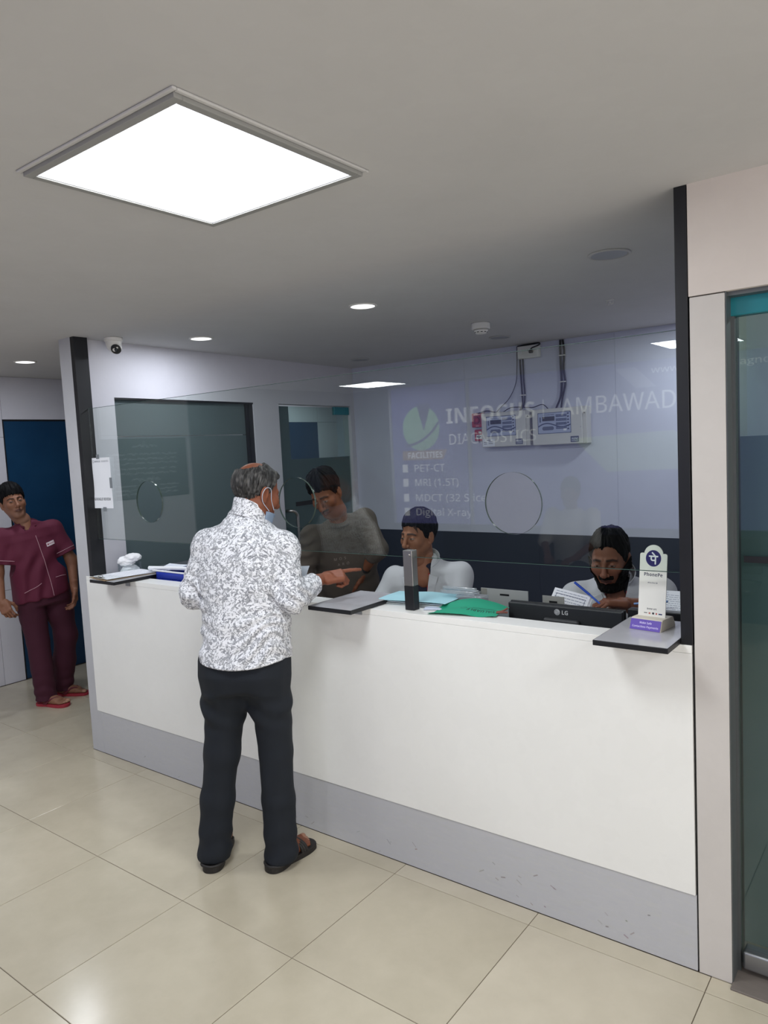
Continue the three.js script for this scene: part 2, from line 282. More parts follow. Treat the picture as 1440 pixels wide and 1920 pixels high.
// ledges
const mLedge = M({ map: speckle([188, 188, 193], 6, 83), roughness: .12 });
const ledge = (x, label, z1) => {
  const g = thing('ledge_shelf', label, 'shelf', [x, 1.0772, 0], 0, 'stone ledges on the counter');
  part('slab', metreUV(rb(-.1155, .1155, .0018, .018, -.218, .131, .002)), mLedge, g);
  const w = (a, b, c, d) => rb(a, b, 0, .0176, c, d, .002, 1);
  part('edge_band', [w(-.117, .117, .129, .134), w(.113, .1172, -.22, .134), w(-.1172, -.113, -.22, .134)], mBlack, g);
  part('bracket', bx(.03, .07, -.03, 0, .0045, .007), mBrushed, g);
  return g;
};
ledge(.463, 'stone ledge carrying the clipboard at the corridor end');
ledge(2.121, 'empty stone ledge beside the steel clamp post');
ledge(3.3585, 'stone ledge carrying the white payment card stand');

// ---------------------------------------------------------------- ceiling fittings
function panelLight(x, z, label) {
  const g = thing('ceiling_panel_light', label, 'ceiling light', [x, CEIL, z], 0, 'square ceiling light panels');
  const f = .3, t = .016, w = .022;
  part('frame', [rb(-f, f, -t, 0, -f, -f + w, .002, 1), rb(-f, f, -t, 0, f - w, f, .002, 1), rb(-f, -f + w, -t, 0, -f + w, f - w, .002, 1), rb(f - w, f, -t, 0, -f + w, f - w, .002, 1)], M({ color: 0x9a9a98, roughness: .5 }), g);
  part('plaster_lip', [rb(-f - .012, f + .012, -.007, -.0002, -f - .012, -f, .003, 1), rb(-f - .012, f + .012, -.007, -.0002, f, f + .012, .003, 1), rb(-f - .012, -f, -.007, -.0002, -f, f, .003, 1), rb(f, f + .012, -.007, -.0002, -f, f, .003, 1)], mCeil, g);
  part('light_diffuser', bx(-f + w, f - w, -.012, -.002, -f + w, f - w), new THREE.MeshStandardMaterial({ color: 0xdddddd, emissive: new THREE.Color(.93, .96, 1.0), emissiveIntensity: 1.02, emissiveMap: speckle([247, 249, 255], 9, 91, [3, 6, 17, 90], [.5, .3, .1, .1]) }), g);
  areaLight(.55, .55, x, CEIL - .0135, z, PANEL_COLOR, PANEL_LIGHT);
}
panelLight(2.603, 1.067, 'large square ceiling light panel over the floor before the counter');
panelLight(2.57, 3.72, 'ceiling light panel mirrored at the top right of the glass');
panelLight(-.93, 4.05, 'ceiling light panel mirrored in the glass beside the office door');
panelLight(.3, 1.25, 'ceiling light panel over the corridor mouth, left of the picture');
panelLight(5.3, 1.067, 'ceiling light panel before the entrance door, right of the picture');
panelLight(5.3, 3.72, 'ceiling light panel in the corner of the waiting area');
function downlight(x, z, on, label, r = .074) {
  const g = thing(on ? 'downlight' : 'unlit_downlight', label, 'downlight', [x, CEIL, z], 0, on ? 'lit round downlights' : 'unlit round downlights');
  part('trim_ring', lathe([[r - .012, 0], [r, 0], [r + .001, -.003], [r - .004, -.007], [r - .012, -.006], [r - .012, 0]], 48), on ? mPlastic : M({ color: 0xb9b8b6, roughness: .5 }), g);
  part('light_lens', cyl(r - .012, r - .012, .004, 0, -.005, 0, 40), on ? new THREE.MeshStandardMaterial({ color: 0xeeeeee, emissive: 0xffffff, emissiveIntensity: 1.6 }) : M({ color: 0x8b8d90, roughness: .35 }), g);
  if (on) areaLight(.105, .105, x, CEIL - .0075, z, DOWN_COLOR, DOWN_LIGHT);
}
downlight(.508, -.635, true, 'lit downlight near the dome camera and the frosted window');
downlight(1.767, -.646, true, 'lit downlight above the office desk, centre of the ceiling');
downlight(-.958, -.291, true, 'lit downlight over the corridor above the man in maroon');
downlight(-1.2, -3.7, true, 'lit downlight seen through the clear band of the office door');
downlight(2.93, -2.25, true, 'lit downlight at the back of the office, hidden by the right black post');
downlight(4.35, -1.3, true, 'lit downlight in the side room behind the entrance door');
downlight(3.052, -.623, false, 'unlit round ceiling downlight, largest, beside the right black post', .083);
downlight(1.674, -2.276, false, 'unlit round downlight behind the smoke detector', .075);
downlight(.367, -2.353, false, 'unlit round downlight near the far office corner', .075);
{
  const g = thing('smoke_detector', 'white round smoke detector on the office ceiling', 'smoke detector', [1.88, CEIL, -1.649]);
  part('base', lathe([[0, 0], [.056, 0], [.057, -.004], [.057, -.034], [.052, -.038], [0, -.038]], 40), mPlastic, g);
  part('sensor_head', lathe([[0, -.038], [.044, -.038], [.041, -.05], [.03, -.064], [.012, -.067], [0, -.067]], 40), mPlastic, g);
  for (let k = 0; k < 10; k++) { const a = k / 10 * Math.PI * 2; part('vent_slot', bx(-.006, .006, -.057, -.047, .0345, .0385).rotateY(a), mDark, g); }
}
{
  const g = thing('dome_camera', 'white turret security camera under the ceiling by the left post', 'security camera', [.225, CEIL, -.216], .75);
  part('mount_ring', lathe([[0, 0], [.052, 0], [.053, -.003], [.052, -.018], [.047, -.021], [0, -.021]], 40), mPlastic, g);
  part('housing', [lathe([[.047, -.021], [.0465, -.032], [.042, -.05], [.033, -.066], [.02, -.078], [0, -.083]], 40)], mPlastic, g);
  const b = part('eyeball', [new THREE.SphereGeometry(.036, 32, 24).translate(.012, -.058, .012)], mPlastic, g);
  const lens = new THREE.Group(); 
  part('lens_ring', lathe([[0, 0], [.028, 0], [.03, .004], [.026, .012], [0, .012]], 32).rotateX(Math.PI / 2 + .5).translate(.02, -.068, .032), mDark, b);
  part('lens', new THREE.SphereGeometry(.011, 20, 16).translate(.0225, -.074, .042), M({ color: 0x22262c, roughness: .05 }), b);
  part('led_window', new THREE.SphereGeometry(.007, 16, 12).translate(.03, -.062, .044), mPlastic, b);
}
{
  const g = thing('ceiling_clip', 'small broken wire clip hanging from the office ceiling', 'clip', [2.702, CEIL, -1.589]);
  part('clip', [tube([[-.014, 0, 0], [-.016, -.02, .002], [-.006, -.026, 0], [0, -.008, 0], [.006, -.024, 0], [.016, -.018, 0], [.014, 0, 0]], .003, 30, 6), bx(-.02, .02, -.003, 0, -.012, .012)], mPlastic, g);
}
// ---------------------------------------------------------------- alarm panels on the back wall
const BZ = -2.794;
function textCanvas(w, h, draw) { const t = canvasTexture(w, h, draw); t.wrapS = t.wrapT = THREE.ClampToEdgeWrapping; return t; }
const alarmFace = textCanvas(512, 288, (c) => {
  c.fillStyle = '#4a5678'; c.fillRect(0, 0, 512, 288); c.fillStyle = '#aab3cf'; c.beginPath(); c.roundRect(8, 8, 496, 272, 14); c.fill();
  c.fillStyle = '#3a4460'; c.font = 'bold 20px sans-serif'; c.fillText('FIRE ALARM PANEL', 78, 38);
  c.fillStyle = '#59627c'; c.beginPath(); c.roundRect(70, 190, 180, 52, 26); c.fill(); c.fillRect(28, 60, 24, 70);
  c.strokeStyle = '#414d70'; c.lineWidth = 16; c.beginPath(); c.moveTo(8, 190); c.bezierCurveTo(120, 120, 190, 150, 300, 188); c.bezierCurveTo(380, 214, 440, 200, 504, 176); c.stroke();
  for (let r = 0; r < 4; r++) { c.fillStyle = '#4d5876'; c.beginPath(); c.roundRect(282, 34 + r * 54, 164, 34, 6); c.fill(); c.fillStyle = '#8b95b4'; for (let k = 0; k < 6; k++) c.fillRect(290 + k * 26, 46 + r * 54, 14, 8); }
  c.fillStyle = '#e6e8f0'; c.fillRect(396, 228, 46, 28);
});
const agni = textCanvas(256, 160, (c) => { c.fillStyle = '#4b5268'; c.fillRect(0, 0, 256, 160); c.fillStyle = '#d5d9e6'; c.font = 'bold 78px sans-serif'; c.textAlign = 'center'; c.fillText('AGNI', 128, 92); c.fillRect(24, 110, 208, 8); c.fillRect(24, 128, 208, 6); });
const sticker = textCanvas(256, 160, (c) => { c.fillStyle = '#e4e6ec'; c.fillRect(0, 0, 256, 160); c.fillStyle = '#30343c'; c.fillRect(84, 18, 84, 16); for (const [x, y, w] of [[24, 62, 70], [124, 56, 100], [24, 100, 66], [124, 94, 90]]) c.fillRect(x, y, w, 9); });
const facePlate = (tex, w, h, x, y, z) => ({ g: new THREE.PlaneGeometry(w, h).translate(x, y, z), m: M({ map: tex, roughness: .45 }) });
function alarmPanel(x0, x1, y0, y1, label, withSticker) {
  const w = x1 - x0, h = y1 - y0, g = thing('fire_alarm_panel', label, 'alarm panel', [x0, y0, BZ], 0, 'fire alarm panels');
  part('enclosure', rb(0, w, 0, h, .0005, .085, .006), M({ color: 0xc9c8c4, roughness: .5 }), g);
  part('door', rb(.002, w - .03, .002, h - .002, .086, .098, .004), M({ color: 0xcfcecb, roughness: .45 }), g);
  const f = facePlate(alarmFace, w * .62, h * .58, w * .42, h * .6, .0987), k = part('keypad', f.g, f.m, g);
  part('display', rb(w * .2, w * .43, h * .66, h * .78, .0988, .101, .001, 1), M({ color: 0x2d3138, roughness: .15 }), k);
  for (let i = 0; i < 6; i++) part('button', rb(w * .665, w * .695, h * (.82 - i * .083), h * (.855 - i * .083), .0988, .1015, .001, 1), M({ color: 0x3c445c, roughness: .5 }), k);
  const a = facePlate(agni, w * .15, h * .16, w * .79, h * .13, .0987); part('maker_plate', a.g, a.m, g);
  if (withSticker) { const s = facePlate(sticker, w * .26, h * .22, w * .15, h * .135, .0987); part('sticker', s.g, s.m, g); }
  part('lock', cyl(.006, .006, .006, 0, 0, 0, 16).rotateX(Math.PI / 2).translate(w - .016, h * .82, .085), mDark, g);
  part('lock', cyl(.003, .003, .005, 0, 0, 0, 12).rotateX(Math.PI / 2).translate(w - .04, h * .45, .098), mBrushed, g);
}
alarmPanel(1.262, 1.668, 1.708, 1.973, 'white fire alarm panel next to the red siren, paper sticker at its corner', true);
alarmPanel(1.692, 2.108, 1.705, 1.97, 'white fire alarm panel without sticker, right one of the pair', false);
{
  const mRed = M({ color: 0xb3222c, roughness: .38 }), mRed2 = M({ color: 0x8f1620, roughness: .5 });
  const g = thing('alarm_siren', 'red square alarm siren left of the alarm panel', 'alarm siren', [1.2, 1.925, BZ]);
  part('housing', rb(-.05, .05, -.055, .055, .0005, .05, .006), mRed, g);
  part('horn_recess', rb(-.031, .031, -.032, .032, .05, .054, .004), mRed2, g);
  part('horn', lathe([[0, .022], [.012, .02], [.02, .01], [.026, 0], [0, 0]], 28).rotateX(Math.PI / 2).translate(0, 0, .0535), mRed, g);
  part('lettering_plate', rb(-.03, .03, .041, .049, .05, .0508, .0004, 1), M({ color: 0xd9a5a5, roughness: .6 }), g); part('lettering_plate', rb(-.014, .014, -.049, -.042, .05, .0508, .0004, 1), M({ color: 0xd9a5a5, roughness: .6 }), g);
  const p = thing('alarm_call_point', 'red manual call point below the alarm siren', 'call point', [1.21, 1.807, BZ]);
  part('housing', rb(-.044, .044, -.046, .046, .0005, .045, .01), mRed, p);
  part('press_plate', rb(-.026, .026, -.03, .004, .045, .048, .002), M({ color: 0xe9e9e6, roughness: .4 }), p);
  part('arrow_mark', [cyl(.005, .005, .002, 0, 0, 0, 16).rotateX(Math.PI / 2).translate(-.014, -.012, .048), cyl(.005, .005, .002, 0, 0, 0, 16).rotateX(Math.PI / 2).translate(.014, -.012, .048), bx(-.004, .004, -.024, -.004, .048, .0492)], mDark, p);
  part('window', rb(-.004, .02, .012, .03, .045, .047, .001, 1), mPlastic, p);
}
{
  const g = thing('switch_box', 'white switch and socket box under the office ceiling', 'switch box', [1.65, 2.4, BZ]);
  part('box', rb(-.085, .085, -.042, .05, .0005, .045, .004), mPlastic, g);
  part('plate', rb(-.08, .08, -.037, .045, .045, .05, .003), mPlastic, g);
  for (const x of [-.045, -.01]) part('rocker', rb(x - .012, x + .012, -.014, .018, .05, .055, .002), mPlastic, g);
  part('plug', rb(.02, .05, -.012, .016, .05, .078, .008), mDark, g);
}
const cable = (pts, r, label, n = 40) => single('cable', tube(pts.map(([x, y, z]) => [x, y, BZ + z]), r, n, 8), mDark, label, 'cable', 'cables of the alarm panels');
cable([[1.57, CEIL - .01, .012], [1.568, 2.3, .01], [1.575, 2.1, .01], [1.58, 2.02, .02], [1.565, 1.97, .04]], .0055, 'thick black cable running beside the switch box down to the left alarm panel');
cable([[1.592, 2.36, .012], [1.593, 2.2, .01], [1.597, 2.07, .01], [1.585, 2.0, .02], [1.57, 1.97, .045]], .0055, 'second black cable from under the switch box to the left alarm panel');
cable([[1.55, CEIL - .01, .02], [1.545, 2.3, .02], [1.53, 2.18, .02], [1.47, 2.07, .025], [1.4, 2.01, .03], [1.37, 1.972, .05]], .003, 'thin grey wire looping loosely left of the switch box');
cable([[1.37, 1.972, .05], [1.3, 1.99, .06], [1.22, 1.98, .05], [1.19, 1.978, .04]], .005, 'short black cable arching over the red siren');
cable([[1.43, 1.972, .05], [1.5, 2.0, .06], [1.57, 2.0, .06], [1.68, 1.99, .05], [1.76, 2.005, .05], [1.8, 1.972, .05]], .0035, 'thin black cable lying along the top of both alarm panels');
cable([[1.895, CEIL - .004, .015], [1.892, 2.3, .012], [1.895, 2.15, .012], [1.885, 2.05, .015], [1.86, 1.969, .04]], .0075, 'left strand of the thick black cable pair above the right alarm panel');
cable([[1.915, CEIL - .004, .015], [1.922, 2.38, .012], [1.915, 2.25, .012], [1.925, 2.15, .012], [1.905, 2.05, .02], [1.9, 1.969, .04]], .0075, 'right strand of the thick black cable pair above the right alarm panel');
cable([[1.56, CEIL - .012, .03], [1.66, 2.458, .03], [1.75, 2.455, .05], [1.755, 2.44, .07], [1.7, 2.42, .085], [1.687, 2.405, .075]], .005, 'black lead looping over the switch box into its plug');
{ const c = single('cable_tie', [[1.905, 2.35], [1.905, 2.16]].map(([x, y]) => rb(x - .022, x + .026, y - .004, y + .004, BZ + .002, BZ + .024, .002)).concat([rb(1.56, 1.605, 2.085, 2.093, BZ + .002, BZ + .02, .002)]), mPlastic, 'white saddle clips holding the black cables to the wall', 'cable tie'); }

// ---------------------------------------------------------------- writing on paper and cards
{ // paper on the glass: the square code is left out
  const t = textCanvas(384, 520, (c) => {
    c.fillStyle = '#eceef4'; c.fillRect(0, 0, 384, 520); c.fillStyle = '#4a4f5c'; c.font = 'bold 24px sans-serif'; c.fillText('INFOCUS', 96, 46); c.font = '24px sans-serif'; c.fillText('DIAGNOSTICS', 214, 46, 140);
    c.strokeStyle = '#4a4f5c'; c.lineWidth = 3; c.beginPath(); c.arc(76, 38, 12, 0, 7); c.stroke();
    c.fillStyle = '#23262e'; c.font = 'bold 40px sans-serif'; c.fillText('GOOGLE REVIEW', 52, 440, 290);
  });
  const g = new THREE.PlaneGeometry(.216, .293, 12, 14), p = g.attributes.position;
  for (let i = 0; i < p.count; i++) { const u = p.getX(i) / .108, v = p.getY(i) / .1465; p.setZ(i, .0006 + .006 * Math.max(0, u - .3) ** 2 + (v < -.4 ? .012 * Math.max(0, -v - .4) * Math.max(0, -u) : 0) + .001 * Math.sin(v * 5 + u * 2) + .001); }
  g.computeVertexNormals();
  const o = thing('paper_notice', 'white review notice sheet taped to the glass by the left post', 'notice', [.238, 1.622, -.0555]);
  part('sheet', g, M({ map: t, roughness: .8, side: THREE.DoubleSide }), o);
  const mt = M({ color: 0x9aa0a6, transmission: .4, thickness: 0, roughness: .5 });
  part('tape', bx(-.03, .0, .14, .165, .002, .003), mt, o); part('tape', bx(0, .035, -.165, -.14, .002, .003), mt, o); part('tape', bx(.095, .12, -.03, .03, .007, .008), mt, o);
}
{ // payment stand: the square code is left out
  const H = .245, W = .094, t = textCanvas(384, 1000, (c) => {
    c.fillStyle = '#f0efe8'; c.fillRect(0, 0, 384, 1000); const X = (x) => (x / W + .5) * 384, Y = (y) => (1 - y / H) * 1000;
    c.fillStyle = '#2c2468'; c.beginPath(); c.ellipse(192, Y(.197), 108, 112, 0, 0, 7); c.fill();
    c.strokeStyle = '#f4f3f8'; c.lineWidth = 20; c.lineCap = 'round'; const cy = Y(.197);
    c.beginPath(); c.moveTo(134, cy - 28); c.lineTo(250, cy - 28); c.stroke();
    c.beginPath(); c.moveTo(220, cy - 28); c.lineTo(220, cy + 74); c.stroke();
    c.beginPath(); c.moveTo(160, cy - 28); c.lineTo(160, cy + 10); c.quadraticCurveTo(164, cy + 36, 214, cy + 24); c.stroke();
    c.beginPath(); c.moveTo(218, cy - 32); c.lineTo(174, cy - 76); c.stroke();
    c.fillStyle = '#3a3b50'; c.font = 'bold 66px sans-serif'; c.textAlign = 'center'; c.fillText('PhonePe', 196, Y(.137), 268);
    c.font = 'bold 24px sans-serif'; c.fillText('All in One QR', 192, Y(.113), 140);
    c.fillStyle = '#4a4a52'; c.font = 'bold 30px sans-serif'; c.fillText('BHIM UPI', 192, Y(.025), 230);
    c.fillStyle = '#c07a70'; c.fillRect(150, Y(.016), 26, 24); c.fillStyle = '#2a2a30'; c.beginPath(); c.arc(214, Y(.0135), 15, 0, 7); c.fill(); c.fillStyle = '#b33a3a'; c.fillRect(250, Y(.016), 18, 22); c.fillStyle = '#2d3a6a'; c.fillRect(290, Y(.015), 50, 16); c.fillStyle = '#777'; c.fillRect(84, Y(.015), 46, 12);
  });
  const s = new THREE.Shape(), w = W / 2; s.moveTo(-w, 0); s.lineTo(w, 0); s.lineTo(w, .206); s.quadraticCurveTo(w, .214, w - .008, .214); s.lineTo(.029, .214); s.absarc(0, .209, .033, .2, Math.PI - .2, false); s.lineTo(-.029, .214); s.lineTo(-w + .008, .214); s.quadraticCurveTo(-w, .214, -w, .206); s.lineTo(-w, 0);
  const card = new THREE.ExtrudeGeometry(s, { depth: .003, bevelEnabled: false, curveSegments: 24 }); { const p = card.attributes.position, uv = card.attributes.uv; for (let i = 0; i < p.count; i++) uv.setXY(i, p.getX(i) / W + .5, p.getY(i) / H); }
  const g = thing('payment_card_stand', 'white upright payment card on a small wedge base with purple front', 'payment stand', [3.356, 1.096, -.098], -.14);
  const wedge = new THREE.Shape(); wedge.moveTo(-.05, 0); wedge.lineTo(.055, 0); wedge.quadraticCurveTo(.06, 0, .058, .006); wedge.lineTo(.046, .03); wedge.quadraticCurveTo(.044, .034, .038, .034); wedge.lineTo(-.028, .034); wedge.quadraticCurveTo(-.034, .034, -.036, .03); wedge.lineTo(-.05, 0);
  part('wedge_base', new THREE.ExtrudeGeometry(wedge, { depth: .104, bevelEnabled: true, bevelSize: .002, bevelThickness: .002, bevelSegments: 2 }).translate(0, 0, -.052).rotateY(Math.PI / 2).translate(0, 0, 0), M({ map: speckle([214, 207, 192], 10, 97), roughness: .55 }), g);
  const pt = textCanvas(384, 136, (c) => { c.fillStyle = '#5a3fa8'; c.fillRect(0, 0, 384, 136); c.fillStyle = '#e6e0f4'; c.font = '34px sans-serif'; c.textAlign = 'center'; c.fillText('Make Safe', 192, 54); c.fillText('Contactless Payments', 192, 104, 340); });
  const fp = new THREE.PlaneGeometry(.104, .036); fp.rotateX(-.42).translate(0, .0165, .0465);
  part('purple_label', fp, M({ map: pt, roughness: .4 }), g);
  part('card', card.rotateX(-.12).translate(0, .033, -.002), M({ map: t, roughness: .35 }), g);
}
{ // corridor notice board that shows as a reflection
  const t = textCanvas(512, 320, (c) => { c.fillStyle = '#454c50'; c.fillRect(0, 0, 512, 320); c.strokeStyle = '#b9c2c2'; c.lineWidth = 5; const r = rng(3); const line = (x0, x1, y, a) => { c.beginPath(); for (let x = x0; x < x1; x += 5) { const yy = y + (r() - .5) * a; if (r() < .14) c.moveTo(x + 6, yy); else c.lineTo(x, yy); } c.stroke(); };
    line(170, 330, 34, 20); for (const y of [80, 106, 130]) line(60, 470, y, 12); for (const y of [160, 186]) line(70, 440, y, 12); line(170, 340, 222, 18); for (const y of [254, 276, 298]) line(60, 470, y, 11); });
  const g = thing('notice_board', 'dark notice board with pale handwriting mirrored in the glass', 'notice board', [X0 + .001, 1.67, 1.69], Math.PI / 2);
  part('board', rb(-.49, .49, -.28, .28, 0, .012, .003), M({ color: 0x3c4245, roughness: .5 }), g); part('written_sheet', new THREE.PlaneGeometry(.95, .54).translate(0, 0, .0125), M({ map: t, roughness: .5 }), g);
}
// ---------------------------------------------------------------- things on the counter
const lines = (w, h, n, seed, box) => textCanvas(w, h, (c) => { c.fillStyle = '#eef0f6'; c.fillRect(0, 0, w, h); const r = rng(seed); c.fillStyle = '#8d93a8'; for (let i = 0; i < n; i++) { const y = (i + .8) / (n + .6) * h; let x = w * .07; while (x < w * .93) { const l = w * (.02 + r() * .09); c.fillRect(x, y, Math.min(l, w * .93 - x), h / n * .22); x += l + w * .018; } } if (box) { c.strokeStyle = '#555c70'; c.lineWidth = 4; c.strokeRect(w * .1, h * .12, w * .8, h * .72); } });
function sheet(w, d, seed, bend = .004) { const g = new THREE.PlaneGeometry(w, d, 10, 10).rotateX(-Math.PI / 2), p = g.attributes.position; for (let i = 0; i < p.count; i++) p.setY(i, bend * (.5 + .5 * noise(p.getX(i) * 9 + seed, seed, p.getZ(i) * 9))); g.computeVertexNormals(); return g; }
{
  const g = thing('clipboard', 'brown clipboard with a written form on the corridor-end ledge', 'clipboard', [.425, 1.0958, -.03], -.16);
  part('board', rb(-.105, .105, 0, .003, -.16, .155, .0014, 1), M({ color: 0x8a7458, roughness: .6 }), g);
  const ps = [0, 1, 2].map((k) => sheet(.2 - .004 * k, .288, k + 2, .004).rotateY((k - 1) * .03).translate(.002 * k, .0035 + k * .0012, -.008));
  ps.forEach((p, k) => part('paper', p, M({ map: lines(384, 540, 26, 21 + k), roughness: .8, side: THREE.DoubleSide }), g));
  part('clip', [rb(-.045, .045, .003, .011, .125, .15, .003), tube([[-.03, .012, .14], [-.02, .018, .128], [.02, .018, .128], [.03, .012, .14]], .002, 16, 6)], mSteel, g);
}
{
  const g = thing('cotton_jar', 'clear jar overflowing with white cotton wool by the left post', 'jar', [.275, .9855, -.172]);
  part('jar_wall', [lathe([[.058, 0], [.066, .003], [.068, .15], [.0665, .15], [.0645, .004], [.057, .0015]], 40)], M({ color: 0xf7fafb, transmission: 1, thickness: 0, roughness: .03 }), g);
  const blob = (seed, c, r) => { const s = new THREE.IcosahedronGeometry(1, 5), p = s.attributes.position, v = new THREE.Vector3(); for (let i = 0; i < p.count; i++) { v.fromBufferAttribute(p, i); const k = 1 + .16 * noise(v.x * 2.2 + seed, v.y * 2.2, v.z * 2.2) + .06 * noise(v.x * 7 + seed, v.y * 7, v.z * 7); p.setXYZ(i, c[0] + v.x * r[0] * k, c[1] + v.y * r[1] * k, c[2] + v.z * r[2] * k); } s.computeVertexNormals(); return s; };
  const mc = M({ color: 0xf0f0f2, roughness: 1, sheen: .5 });
  part('cotton_wool', blob(1, [0, .075, 0], [.0585, .07, .0585]), mc, g); part('cotton_wool', blob(4, [-.016, .165, .008], [.06, .028, .052]), mc, g); part('cotton_wool', blob(9, [.022, .186, -.01], [.06, .024, .044]), mc, g); part('cotton_wool', blob(14, [-.006, .15, .02], [.05, .018, .03]), mc, g);
}
{
  const g = thing('cabinet', 'black low cabinet along the partition behind the counter', 'cabinet', [.52, .001, -.6]);
  part('body', rb(-.32, .42, 0, .96, -.6, .49, .004), mDark, g); part('top', rb(-.34, .44, .96, .985, -.62, .5, .003), mBlack, g);
  const p = thing('printer', 'black printer with grey top beside the frosted window', 'printer', [.33, .987, -.75]);
  part('body', rb(-.15, .15, 0, .075, -.46, .42, .01), mDark, p); part('lid', rb(-.13, .13, .076, .09, -.44, .36, .006), M({ color: 0x55585e, roughness: .45 }), p); part('output_tray', rb(-.1, .1, .091, .1, -.3, .1, .003), mDark, p);
}
{
  const mB = M({ color: 0x2038a8, roughness: .4 }), g = thing('blue_basket', 'blue perforated plastic basket behind the counter ledge', 'basket', [.745, .986, -.225]);
  const w = .15, d = .1, h = .125;
  part('base', bx(-w, w, 0, .004, -d, d), mB, g);
  for (const [a, b, c, e] of [[-w, w, d - .004, d], [-w, w, -d, -d + .004], [-w, -w + .004, -d, d], [w - .004, w, -d, d]]) { const n = []; for (let r = 0; r < 4; r++) n.push(bx(a, b, .01 + r * .028, .028 + r * .028, c, e)); n.push(bx(a, b, h - .014, h, c - .001, e + .001)); const k = b - a > e - c ? 22 : 14; for (let i = 0; i <= k; i++) { const t = i / k; n.push(b - a > e - c ? bx(a + (b - a) * t - .003 * t, a + (b - a) * t + .003 * (1 - t), 0, h, c, e) : bx(a, b, 0, h, c + (e - c) * t - .003 * t, c + (e - c) * t + .003 * (1 - t))); } part('side', n, mB, g); }
  const pen = (pts, r, col, label) => single('pen', tube(pts, r, 10, 10), M({ color: col, roughness: .4 }), label, 'pen', 'things lying on the basket');
  single('rolled_paper', tube([[.5, 1.124, -.15], [.65, 1.128, -.165], [.84, 1.133, -.18]], .011, 20, 14), mPaper, 'rolled white paper lying across the blue basket', 'paper roll');
  pen([[.56, 1.117, -.13], [.7, 1.117, -.128], [.88, 1.118, -.12]], .005, 0xe8e8ec, 'slim white pen on the rim of the blue basket');
  const cr = sheet(.2, .15, 5, .03).translate(.58, 1.105, -.23); single('crumpled_sheet', cr, M({ color: 0xdfe3ee, roughness: .8, side: THREE.DoubleSide }), 'loose white sheet between clipboard and blue basket', 'paper');
}
// monitor
{
  const g = thing('monitor', 'black computer monitor seen from behind on the desk', 'monitor', [2.955, .751, -.315], 0);
  const mBk = M({ color: 0x2b2d30, roughness: .45 });
  part('rear_shell', rb(-.235, .235, .062, .339, 0, .026, .006), mBk, g);
  part('screen_panel', rb(-.237, .237, .06, .341, -.012, 0, .003), mDark, g);
  part('rear_bulge', rb(-.075, .075, .12, .294, .026, .05, .012), mBk, g);
  part('stand_neck', rb(-.03, .03, .01, .16, .02, .045, .006), mBk, g); part('stand_foot', rb(-.11, .11, 0, .012, -.07, .1, .005), mBk, g);
  const lg = textCanvas(512, 192, (c) => { c.fillStyle = '#2b2d30'; c.fillRect(0, 0, 512, 192); c.strokeStyle = c.fillStyle = '#b9bbbd'; c.beginPath(); c.arc(110, 96, 78, 0, 7); c.fill(); c.strokeStyle = '#2b2d30'; c.lineWidth = 8; c.beginPath(); c.arc(110, 96, 56, .0, 4.4); c.stroke(); c.beginPath(); c.moveTo(166, 96); c.lineTo(134, 96); c.stroke(); c.beginPath(); c.moveTo(110, 58); c.lineTo(110, 130); c.lineTo(134, 130); c.stroke(); c.beginPath(); c.arc(82, 72, 8, 0, 7); c.fillStyle = '#2b2d30'; c.fill(); c.fillStyle = '#c6c8ca'; c.font = 'bold 150px sans-serif'; c.fillText('LG', 226, 150); });
  part('brand_mark', new THREE.PlaneGeometry(.078, .029).translate(0, .316, .0263), M({ map: lg, roughness: .45 }), g);
}
{
  const g = thing('black_device', 'black flat device behind the payment stand', 'device', [3.33, .751, -.3]);
  part('body', rb(-.125, .16, .06, .352, -.04, 0, .004), mDark, g); part('foot', rb(-.1, .12, 0, .06, -.06, .02, .004), mDark, g); part('rim', rb(-.12, .155, .29, .297, 0, .006, .002), mBrushed, g);
  const r = thing('paper_stack', 'leaning sheaf of white forms beside the right black post', 'paper', [3.345, 1.104, -.36]);
  for (let k = 0; k < 3; k++) part('sheet', sheet(.17, .11, k + 30, .006).rotateX(.5).rotateY(.1 * (k - 1)).translate(0, .012 + k * .003, -.03 - .01 * k), M({ map: lines(256, 170, 9, 60 + k), roughness: .8, side: THREE.DoubleSide }), r);
  single('clear_pen', tube([[3.22, 1.117, -.33], [3.34, 1.135, -.335]], .004, 8, 10), M({ color: 0x6f8fc4, roughness: .2 }), 'blue see-through pen lying before the leaning forms', 'pen', 'pens at the desk');
}
